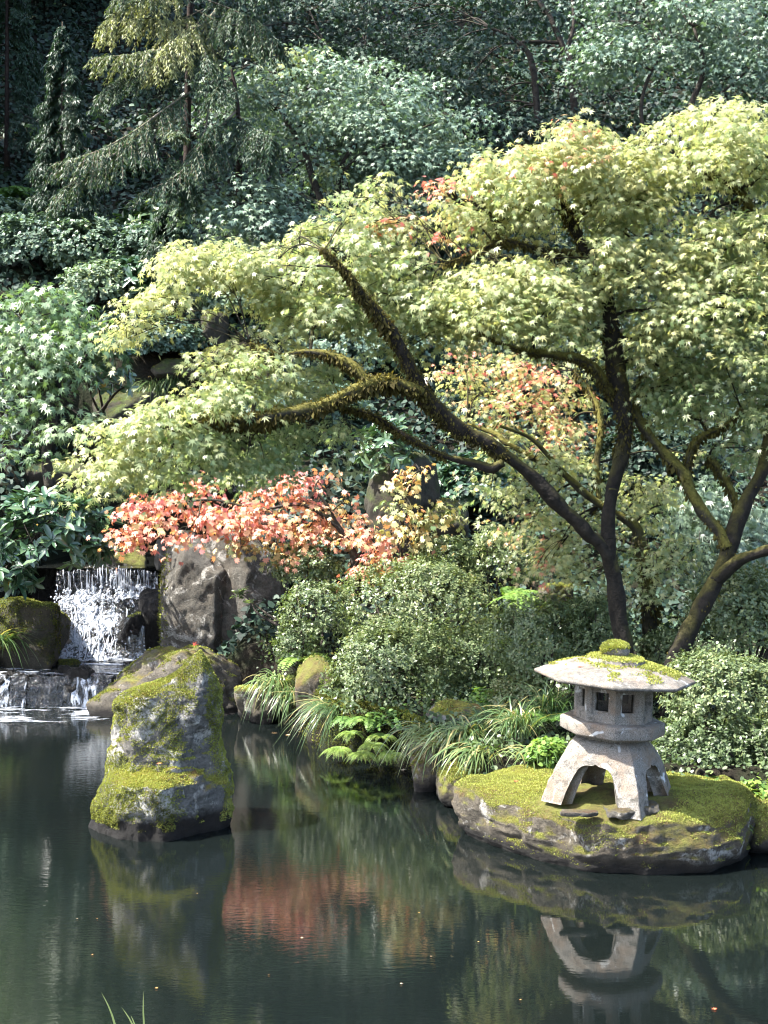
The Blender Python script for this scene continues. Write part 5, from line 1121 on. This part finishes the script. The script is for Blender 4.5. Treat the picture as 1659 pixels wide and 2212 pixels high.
# ------------------------------------------------------------------ shrubs
def shrub(label, px, py, rx, ry, Y0, rd, seed, n, size, tmpl=RHOMB, mat='azalea', tint=.5, per=6, lump=.36, name='clipped_azalea', cat='shrub', up=.45, inner=.25, flat=0.0, bark='bark_plain', stems=7, whorl=.35, group=None, root=None):
    rr = np.random.default_rng(seed); k = Y0 / F
    c = at(px, py, Y0); rad = np.array([rx * k, rd, ry * k]); g = gbase(c) if root is None else at(*root)
    t_o = thing(name, label, cat, g, group)
    D = rr.normal(size=(n, 3)); D = norm(D); D[:, 2] = np.where((D[:, 2] < -.55), -D[:, 2], D[:, 2])
    rr_ = np.where(rr.random(n) < inner, rr.uniform(.45, .9, n), rr.uniform(.88, 1.03, n) + (rr.random(n) < .07) * rr.uniform(.03, .16, n))
    lf = 1 + lump * fbm(D * 2.3 + seed, seed, 3) + .10 * fbm(D * 6 + seed, seed + 1, 2)
    P = c + D * (rr_ * lf)[:, None] * rad
    keep = .6 * vnoise(P * 4.5, seed + 2) + .4 * vnoise(P * 11, seed + 3) > .36; P, D = P[keep], D[keep]
    sh = norm(D / rad * rad.mean() + np.array([0, 0, up]) + rr.normal(size=P.shape) * .35)
    Pl = np.repeat(P, per, 0); SH = np.repeat(sh, per, 0)
    rnd = rr.normal(size=Pl.shape); rnd = norm(rnd - SH * np.sum(rnd * SH, 1, keepdims=True))
    ax = norm(SH * whorl + rnd * .8)
    nr_ = norm(SH * .9 - rnd * .35 + rr.normal(size=Pl.shape) * .2)
    sz = size * rr.uniform(.5, 1.3, len(Pl))
    ti = tint + .14 * rr.normal(size=len(Pl)) + np.repeat(.16 * fbm(P * 2.5, seed + 4, 2) + .12 * rr.normal(size=len(P)), per)
    ti = np.where(ti > .93, np.where(rr.random(len(ti)) < .1, 1, .86), ti)
    mb = MB(); put_leaves(mb, Pl + SH * rr.uniform(-.03, .03, (len(Pl), 1)), ax, nr_, sz, tmpl, ti); mb.build('foliage', M[mat], t_o)
    mb = MB(); Dn = P[rr.integers(0, len(P), stems * 6)]
    g2 = g + np.array([0, 0, -.05])
    for s in range(stems):
        e = Dn[s]; m_ = g2 * .4 + e * .6 + rr.normal(size=3) * .05; m_[2] -= .1 * rad[2]
        C = tube(mb, [g2 + rr.normal(size=3) * .03, m_, e], [.018, .012, .004], 6, sub=5)
        for q in range(5):
            e2 = Dn[stems + (s * 5 + q) % (len(Dn) - stems)]; s0 = C[rr.integers(len(C) // 2, len(C))]
            if np.linalg.norm(e2 - s0) < rad.mean() * 1.1: tube(mb, [s0, (s0 + e2) / 2 + rr.normal(size=3) * .03, e2], [.006, .004, .0015], 4, sub=3)
    mb.build('stems', M[bark], t_o, True)
    return t_o
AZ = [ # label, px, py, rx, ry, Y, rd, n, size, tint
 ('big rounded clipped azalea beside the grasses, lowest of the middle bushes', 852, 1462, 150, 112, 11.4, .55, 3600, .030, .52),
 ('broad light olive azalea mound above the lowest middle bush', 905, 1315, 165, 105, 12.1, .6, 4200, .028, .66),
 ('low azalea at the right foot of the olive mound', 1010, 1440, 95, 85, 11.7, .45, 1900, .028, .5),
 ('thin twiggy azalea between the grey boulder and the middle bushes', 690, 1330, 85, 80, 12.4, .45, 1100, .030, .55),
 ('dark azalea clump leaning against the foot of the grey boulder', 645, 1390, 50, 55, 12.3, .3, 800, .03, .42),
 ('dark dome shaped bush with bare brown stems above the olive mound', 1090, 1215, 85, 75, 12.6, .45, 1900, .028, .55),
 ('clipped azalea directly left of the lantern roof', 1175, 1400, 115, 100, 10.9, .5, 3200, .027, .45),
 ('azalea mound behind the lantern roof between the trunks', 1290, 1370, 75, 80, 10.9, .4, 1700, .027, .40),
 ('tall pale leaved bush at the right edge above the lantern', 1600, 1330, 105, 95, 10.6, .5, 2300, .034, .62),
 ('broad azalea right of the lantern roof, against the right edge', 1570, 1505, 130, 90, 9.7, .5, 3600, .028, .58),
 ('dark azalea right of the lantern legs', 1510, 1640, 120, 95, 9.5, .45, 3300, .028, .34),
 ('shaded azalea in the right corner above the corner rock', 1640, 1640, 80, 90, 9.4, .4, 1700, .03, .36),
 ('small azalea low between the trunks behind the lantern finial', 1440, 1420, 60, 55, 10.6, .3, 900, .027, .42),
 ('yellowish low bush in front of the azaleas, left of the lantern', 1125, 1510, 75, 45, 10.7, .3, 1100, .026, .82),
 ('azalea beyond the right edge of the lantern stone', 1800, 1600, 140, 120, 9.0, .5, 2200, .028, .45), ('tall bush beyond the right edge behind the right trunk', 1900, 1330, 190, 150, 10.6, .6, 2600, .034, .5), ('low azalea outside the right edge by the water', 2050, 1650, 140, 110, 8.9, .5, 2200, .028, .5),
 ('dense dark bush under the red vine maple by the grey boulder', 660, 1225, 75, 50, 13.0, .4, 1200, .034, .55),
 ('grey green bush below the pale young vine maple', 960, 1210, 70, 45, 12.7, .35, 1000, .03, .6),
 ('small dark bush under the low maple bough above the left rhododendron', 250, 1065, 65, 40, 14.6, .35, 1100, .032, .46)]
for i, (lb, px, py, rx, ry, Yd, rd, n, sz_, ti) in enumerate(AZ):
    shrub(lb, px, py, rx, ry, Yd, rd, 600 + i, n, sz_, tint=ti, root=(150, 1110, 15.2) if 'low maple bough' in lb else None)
HS = [ # hillside shrubs
 ('grey green shrub mass on the slope at the left, below the young conifer', 90, 540, 120, 70, 17.5, .8, 2600, .05, .50, 'wood_leaf'),
 ('pale shrub below the hemlock boughs, left of the rhododendron', 200, 545, 95, 75, 17.2, .7, 2300, .05, .58, 'wood_leaf'),
 ('bright green leafy shrub above the left vine maple', 215, 625, 85, 55, 16.2, .6, 1900, .042, .80, 'wood_leaf'),
 ('dark shrub under the two sprays of the low maple bough', 345, 740, 90, 45, 16.6, .5, 1700, .05, .40, 'wood_leaf'),
 ('shaded shrub between the bright shrub and the maple tips', 320, 560, 80, 75, 17.6, .6, 1700, .05, .44, 'wood_leaf'),
 ('white dotted pale shrub on the rocks behind the maple bough', 520, 660, 90, 45, 17.8, .5, 1500, .05, .66, 'wood_leaf'),
 ('pale leafy shrub at the left edge of the slope', 25, 490, 60, 50, 17.0, .5, 1000, .06, .66, 'wood_leaf'),
 ('dim shrub behind the middle of the big maple', 800, 760, 170, 80, 14.5, .6, 2200, .05, .42, 'wood_leaf'),
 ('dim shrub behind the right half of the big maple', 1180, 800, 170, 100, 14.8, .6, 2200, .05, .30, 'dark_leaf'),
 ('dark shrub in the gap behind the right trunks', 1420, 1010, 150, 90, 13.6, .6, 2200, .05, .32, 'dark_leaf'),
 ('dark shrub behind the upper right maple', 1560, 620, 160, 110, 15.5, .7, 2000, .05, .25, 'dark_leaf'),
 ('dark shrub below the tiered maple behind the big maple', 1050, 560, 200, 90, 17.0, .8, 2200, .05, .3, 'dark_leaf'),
 ('shaded shrub above the small upper waterfall', 640, 880, 140, 60, 16.2, .6, 2000, .05, .36, 'wood_leaf'),
 ('dark shrub left of the small upper waterfall', 440, 1010, 70, 60, 16.0, .5, 1200, .05, .25, 'dark_leaf'),
 ('leafy camellia like shrub right of the peaked rock', 1010, 1060, 80, 70, 13.6, .4, 1200, .06, .36, 'rhodo')]
for i, (lb, px, py, rx, ry, Yd, rd, n, sz_, ti, mt) in enumerate(HS):
    Yd = max(Yd - 1.5, yground(px, py, .6 * ry * .006))
    shrub(lb, px, py, rx, ry, Yd, rd, 640 + i, n, sz_, WIDE, mt, ti, per=6, lump=.28, name='hillside_shrub', inner=.35, up=.7)
RH = [
 ('large dark leaved rhododendron hanging over the waterfall at the left', 110, 1165, 140, 95, 13.3, .55, 230, .135, .52, 9),
 ('rhododendron whorls at the left edge beside the low dark rock', 10, 1240, 60, 50, 13.2, .35, 60, .14, .55, 9),
 ('leggy rhododendron with one yellow leaf right of the left vine maple', 215, 800, 75, 70, 14.6, .45, 110, .12, .60, 8),
 ('rhododendron on the slope under the hemlock boughs', 340, 480, 75, 55, 17.9, .5, 110, .15, .62, 8),
 ('rhododendron right of the bright shrub', 300, 610, 60, 45, 17.0, .45, 80, .15, .45, 8),
 ('pale rhododendron beside the maple trunk over the round rock', 835, 985, 60, 75, 13.8, .35, 80, .11, .62, 8)]
for i, (lb, px, py, rx, ry, Yd, rd, n, sz_, ti, per) in enumerate(RH):
    if i in (3, 4): Yd = yground(px, py, .25)
    shrub(lb, px, py, rx, ry, Yd, rd, 670 + i, n, sz_, OVAL, 'rhodo', ti, per=per, lump=.25, name='rhododendron', inner=.35, up=.5, stems=4, whorl=.30, root=((-40, 1275, 14.0), (-40, 1285, 14.0), (215, 890, 15.4), None, None, None)[i])
# ------------------------------------------------------------------ grasses, ferns, ground plants
def blades(mb, c, r, n, L, wd, spread, lean=(0, 0), tint=.5, arch=1.0):
    for k in range(n):
        a = r.random() * 2 * math.pi; l = L * r.uniform(.35, 1.15); out = np.array([math.cos(a), math.sin(a), 0]) * spread * r.uniform(.4, 1.2) + np.array([*lean, 0])
        t = np.linspace(0, 1, 7)[:, None]
        Q = c + np.array([r.normal() * .05, r.normal() * .05, 0]) + out * l * t ** 1.2 + np.array([0, 0, 1.0]) * l * (t * .95 - arch * r.uniform(.5, 1.15) * .85 * t ** 2.2) + np.array([r.normal() * .12, r.normal() * .12, 0]) * l * t ** 2
        w_ = wd * r.uniform(.7, 1.2) * np.sin(np.clip(t * .9 + .12, 0, 1) * math.pi) ** .6
        s = norm(np.cross(norm(np.gradient(Q, axis=0)), np.array([-math.sin(a) * .3, math.cos(a) * .3, 1.0])))
        V = np.concatenate([Q - s * w_ / 2, Q + s * w_ / 2]); i = np.arange(6)
        mb.add(V, [np.c_[i, i + 1, i + 8, i + 7]], np.clip(tint + .16 * r.normal(), 0, 1) if r.random() > .10 else .97)
def tuft(label, px, py, Yd, n, L, wd, spread, seed, lean=(0, 0), tint=.5, arch=1.0, group=None, name='grass_tuft', z=None):
    rr = np.random.default_rng(seed); c = at(px, py, Yd)
    if z is not None: c[2] = z
    mb = MB(); blades(mb, c, rr, n, L, wd, spread, lean, tint, arch)
    return tag(mb.build(name, M['grass'], None, False, origin=c), label, 'grass', group)
TF = [('arching grass tuft trailing into the water beside the flat boulder', 600, 1490, 12.2, 110, .42, .013, .7, (0, -.25), .62),
 ('grass tuft hanging behind the leaning rock', 632, 1515, 12.0, 70, .36, .012, .6, (0, -.3), .55),
 ('dark fine grass tuft between the leaning rock and the bright ferns', 735, 1545, 11.3, 130, .40, .008, .8, (-.35, -.25), .35),
 ('pale grass tuft arching to the water left of the shore stones', 935, 1600, 10.2, 90, .34, .013, .75, (-.2, -.25), .66),
 ('dense iris like grass tuft in the middle of the bank', 1010, 1600, 9.9, 130, .38, .014, .7, (0, -.2), .58),
 ('grass tuft hanging over the shore stones at the water', 1040, 1640, 9.55, 100, .32, .014, .75, (-.1, -.3), .62),
 ('grass tuft at the back of the bank beside the pale rocks', 1075, 1570, 10.2, 90, .36, .012, .7, (0, -.2), .48), ('small grass tuft at the left foot of the dense tuft', 960, 1625, 9.9, 70, .28, .012, .8, (-.2, -.2), .70),
 ('upright green grass tuft close to the lantern, left', 1120, 1590, 9.6, 140, .42, .012, .55, (0, -.1), .50),
 ('short green grass tuft at the moss behind the lantern stone', 1160, 1640, 9.3, 90, .26, .013, .8, (0, -.2), .52),
 ('dark fan of grass under the azalea left of the lantern', 1180, 1545, 10.1, 120, .40, .010, .65, (.1, -.1), .30),
 ('strappy pale grass tuft at the left edge below the mossy rock', -6, 1395, 13.4, 46, .42, .022, .8, (.3, -.2), .45),
 ('wispy grey grass hanging from the mossy ledge on the slope', 330, 850, 16.3, 150, .42, .010, .5, (0, -.4), .50),
 ('second wispy grass below the ledge nearer the maple', 385, 830, 16.2, 110, .36, .010, .5, (0, -.4), .40)]
for i, (lb, px, py, Yd, n, L, wd, sp_, ln_, ti) in enumerate(TF):
    if i >= 12: Yd = yground(px, py, .15)
    tuft(lb, px, py, Yd, int(n * 1.9), L * 1.2, wd * .78, sp_, 700 + i, ln_, ti, arch=1.5 if i not in (6, 8, 10) else 1.05)
rr = np.random.default_rng(731)
for tipx, tipy, bx in ((218, 2142, 256), (310, 2140, 338), (282, 2192, 286), (262, 2175, 300)):
    P0 = atz(bx, 2300, -.05); P1 = at(tipx, tipy, P0[1] + .03); t = np.linspace(0, 1, 9)[:, None]
    Q = P0 * (1 - t) + P1 * t + np.array([.02, 0, .02]) * np.sin(t * math.pi) * (1 if tipx < 300 else -1)
    w_ = .014 * (1 - t) ** .6; V = np.concatenate([Q - [.5, .1, 0] * w_, Q + [.5, -.1, 0] * w_]); i = np.arange(8)
    mb = MB(); mb.add(V, [np.c_[i, i + 1, i + 10, i + 9]], .72)
    tag(mb.build('reed_blade', M['grass'], None, False, origin=P0), {218: 'green reed blade leaning left at the bottom edge of the pond', 310: 'tall green reed blade right of the other reeds at the bottom edge', 282: 'short reed tip between the two tall reeds at the bottom edge', 262: 'reed blade crossing between the two tall reeds at the bottom'}[tipx], 'reed', 'reeds at the bottom edge')
def fern(label, px, py, Yd, nf, L, seed, tint=.5, lean=(0, -.2), pin=.30, group=None, arch=.9, name='fern', spread=.85, pw=.32):
    rr = np.random.default_rng(seed); c = at(px, py, Yd); mb = MB()
    for k in range(nf):
        a = rr.random() * 2 * math.pi; l = L * rr.uniform(.6, 1.1); out = np.array([math.cos(a), math.sin(a), 0]) * spread + np.array([*lean, 0])
        t = np.linspace(0.02, 1, 22)[:, None]
        Q = c + out * l * t + np.array([0, 0, 1.0]) * l * (t * .8 - arch * t ** 2.1)
        tube(mb, Q[::3], np.linspace(.003, .001, len(Q[::3])), 4, sub=1, tint=tint * .8)
        d = norm(np.gradient(Q, axis=0)); sd = norm(np.cross(d, [0, 0, 1.0]))
        up_ = np.cross(sd, d)
        w_ = (pin * l * np.sin(np.clip(t * .92 + .10, 0, 1) * math.pi) ** .7).ravel()
        ti = tint + .10 * rr.normal() + .05 * rr.normal(size=22)
        for s in (-1, 1):
            put_leaves(mb, Q, norm(sd * s + d * .35 - up_ * .15 + rr.normal(size=Q.shape) * .06), up_, w_ * rr.uniform(.85, 1.1, 22), (RHOMB[0] * [pw / .26 * 1.0, 1, 1], RHOMB[1]), ti)
    return tag(mb.build(name, M['fern'], None, False, origin=c), label, 'fern', group)
FN = [('bright fern lowest at the left end of the pale clump by the water', 735, 1622, 10.75, 34, .17, (-.2, -.4), .82), ('bright fern at the waterline in the middle of the pale clump', 785, 1632, 10.5, 38, .17, (0, -.4), .88), ('bright fern at the waterline, right end of the pale clump', 840, 1632, 10.45, 36, .17, (.2, -.3), .85),
 ('bright fern at the top of the pale clump, left', 762, 1588, 10.85, 34, .17, (-.1, -.3), .80), ('bright fern at the top of the pale clump, right', 822, 1594, 10.7, 34, .17, (.1, -.3), .84), ('yellowish fern front and centre of the pale clump', 806, 1612, 10.55, 34, .16, (0, -.4), .95),
 ('small upright green fern above the pale clump', 805, 1560, 10.9, 12, .28, (0, -.2), .66), ('dark fern frond right of the fine grass', 770, 1560, 11.1, 9, .34, (.1, -.2), .45), ('pale fern frond draped beside the leaning rock', 655, 1430, 12.2, 12, .42, (-.1, -.4), .72),
 ('pale fern between the azaleas under the yellow rock', 1140, 1310, 11.8, 12, .40, (-.2, -.3), .70), ('fern behind the olive azalea mound', 1105, 1290, 12.1, 10, .40, (0, -.3), .55), ('dark fern below the step rock at the left', 130, 1000, 14.6, 16, .45, (0, -.4), .32), ('dark fern left of the small upper waterfall', 215, 985, 14.9, 14, .42, (0, -.4), .35),
 ('green fern in the shade beside the lantern chamber, left', 1190, 1560, 9.9, 14, .36, (0, -.1), .32), ('small green fern hanging at the right end of the lantern stone', 1598, 1790, 8.30, 10, .13, (0, -.4), .55), ('fern frond on the slope under the young conifer', 110, 300, 20.5, 12, .8, (.2, -.3), .35), ('fern on the slope below the dead sticks', 285, 480, 18.6, 12, .6, (0, -.3), .3), ('fern on the slope at the left edge', 15, 430, 18.0, 12, .7, (.2, -.3), .42), ('fern on the dark slope right of the young conifer', 270, 370, 19.5, 12, .8, (0, -.3), .35)]
for i, (lb, px, py, Yd, nf, L, ln_, ti) in enumerate(FN):
    if i in (11, 12, 15, 16, 17, 18): Yd = yground(px, py, .12)
    fern(lb, px, py, Yd, nf, L, 740 + i, ti, ln_, pw=.22 if i > 5 else .11, pin=.20 if i > 5 else .17, arch=.9 if i > 5 else 1.0)
GP = [('bright leafy ground plant at the right end behind the lantern stone', 1632, 1725, 8.8, 52, 30, .20, 120, .040, .9), ('dark leafy ground plant along the moss right of the lantern legs', 1540, 1712, 8.95, 90, 26, .25, 260, .032, .5), ('leafy ground plant behind the left lantern leg', 1185, 1630, 9.2, 45, 28, .2, 160, .035, .7), ('small trailing plant between azalea and grasses', 1060, 1520, 10.9, 60, 26, .25, 200, .035, .55), ('low leafy plant under the middle azaleas at the bank', 880, 1555, 10.9, 90, 22, .3, 240, .035, .45)]
for i, (lb, px, py, Yd, rx, ry, rd, n, sz_, ti) in enumerate(GP): shrub(lb, px, py, rx, ry, Yd, rd, 780 + i, n, sz_, WIDE, 'fern', ti * .75, per=6, name='ground_plant', cat='plant', stems=3, up=.9)
shrub('pale leafed twig reaching out in front of the grey boulder', 540, 1292, 30, 14, 12.9, .12, 790, 10, .07, OVAL, 'vine_green', .9, per=6, name='leafy_twig', cat='plant', stems=2, up=.4, root=(625, 1350, 12.7))
# ivy and low growth over the whole slope: nobody could count it
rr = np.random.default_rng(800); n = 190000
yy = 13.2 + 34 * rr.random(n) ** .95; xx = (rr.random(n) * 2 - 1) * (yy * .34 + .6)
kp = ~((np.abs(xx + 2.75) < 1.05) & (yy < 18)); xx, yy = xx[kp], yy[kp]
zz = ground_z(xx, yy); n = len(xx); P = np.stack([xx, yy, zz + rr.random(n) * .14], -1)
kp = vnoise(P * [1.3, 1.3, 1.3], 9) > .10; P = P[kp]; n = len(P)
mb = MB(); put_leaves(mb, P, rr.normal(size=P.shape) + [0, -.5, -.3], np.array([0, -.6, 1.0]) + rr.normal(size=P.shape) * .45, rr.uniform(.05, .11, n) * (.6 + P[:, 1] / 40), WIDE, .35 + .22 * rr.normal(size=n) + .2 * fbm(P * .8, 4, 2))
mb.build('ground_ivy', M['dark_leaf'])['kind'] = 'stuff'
n = 40000; xx = rr.uniform(-1.2, 6.2, n); yy = rr.uniform(7.6, 13.6, n); kp = (yy - np.interp(xx, SHX, SHY) > .12); xx, yy = xx[kp], yy[kp]; n = len(xx)
P = np.stack([xx, yy, ground_z(xx, yy) + rr.random(n) * .07], -1)
mb = MB(); put_leaves(mb, P, rr.normal(size=P.shape), np.array([0, -.4, 1.0]) + rr.normal(size=P.shape) * .5, rr.uniform(.02, .045, n), WIDE, .3 + .2 * rr.normal(size=n))
mb.build('ground_cover', M['azalea'])['kind'] = 'stuff'
# mossy fringe along the bank
xx = np.linspace(-.75, .62, 60); mb = MB()
n = 14000; xs = rr.uniform(-.8, .66, n); ys = np.interp(xs, SHX, SHY) + rr.uniform(-.06, .35, n); P = np.stack([xs, ys, ground_z(xs, ys) + .005], -1); P = P[P[:, 2] > .0]
put_leaves(mb, P, np.array([0, -.3, .7]) + rr.normal(size=P.shape) * .6, rr.normal(size=P.shape), rr.uniform(.01, .025, len(P)), RHOMB, .35 + .25 * fbm(P * 5, 3, 2) + .1 * rr.normal(size=len(P)))
mb.build('bank_moss', M['moss'])['kind'] = 'stuff'
# ------------------------------------------------------------------ fallen leaves, each its own thing
M['fallen'] = leaf_mat('fallen_leaf', [(0, (.55, .47, .36)), (.5, (.50, .30, .10)), (1, (.50, .10, .06))], .2, .6, .3, (1, .8, .6))
def fallen(label, p, size, tint, seed, grp=None, nz=(0, 0, 1)):
    rr = np.random.default_rng(seed); mb = MB()
    put_leaves(mb, [p], [rr.normal(size=3) * [1, 1, .1]], [np.array(nz, float)], [size], (MAPLE7[0] * [1, 1, .25], MAPLE7[1]), [tint])
    tag(mb.build('fallen_leaf', M['fallen'], None, False, origin=p), label, 'leaf', grp)
fl = at(1241, 1433, lc[1] - .10)
fallen('red maple leaf lying on the left slope of the lantern roof', lpose(np.array([-.235, -.17, .818])), .034, 1.0, 901, nz=(-.3, -.4, 1))
fallen('pale fallen leaf floating beside the bright ferns', atz(868, 1665) + [0, 0, .006], .045, .05, 902)
fallen('pale curled leaf floating at the foot of the trailing grass', atz(592, 1583, 0) + [0, 0, .006], .05, .15, 903)
fallen('pale leaf floating right of the trailing grass', atz(625, 1588, 0) + [0, 0, .006], .04, .3, 904)
fallen('tiny reddish leaf floating alone at the lower right of the pond', atz(1546, 2182) + [0, 0, .006], .022, .9, 905)
fallen('small red leaf on the left moss of the lantern stone', at(1113, 1655, 8.6) * [1, 1, 0] + [0, 0, .385], .025, 1.0, 906)
fallen('small orange leaf lying on the ledge of the standing stone', at(345, 1648, 8.66), .03, .8, 907)
fallen('red leaf caught in the seam of the grey boulder', at(418, 1392, 13.42), .05, 1.0, 908, nz=(0, -1, .3))
rr = np.random.default_rng(920)
for k in range(20):
    px, py = rr.uniform(330, 480), rr.uniform(1548, 1600)
    if k > 7: px, py = rr.uniform(150, 1150), rr.uniform(1900, 2190)
    fallen('small pale scrap of leaf drifting on the pond water' , atz(px, py) + [0, 0, .006], rr.uniform(.006, .014), rr.uniform(.1, .7), 930 + k, 'scraps of leaf drifting on the pond')
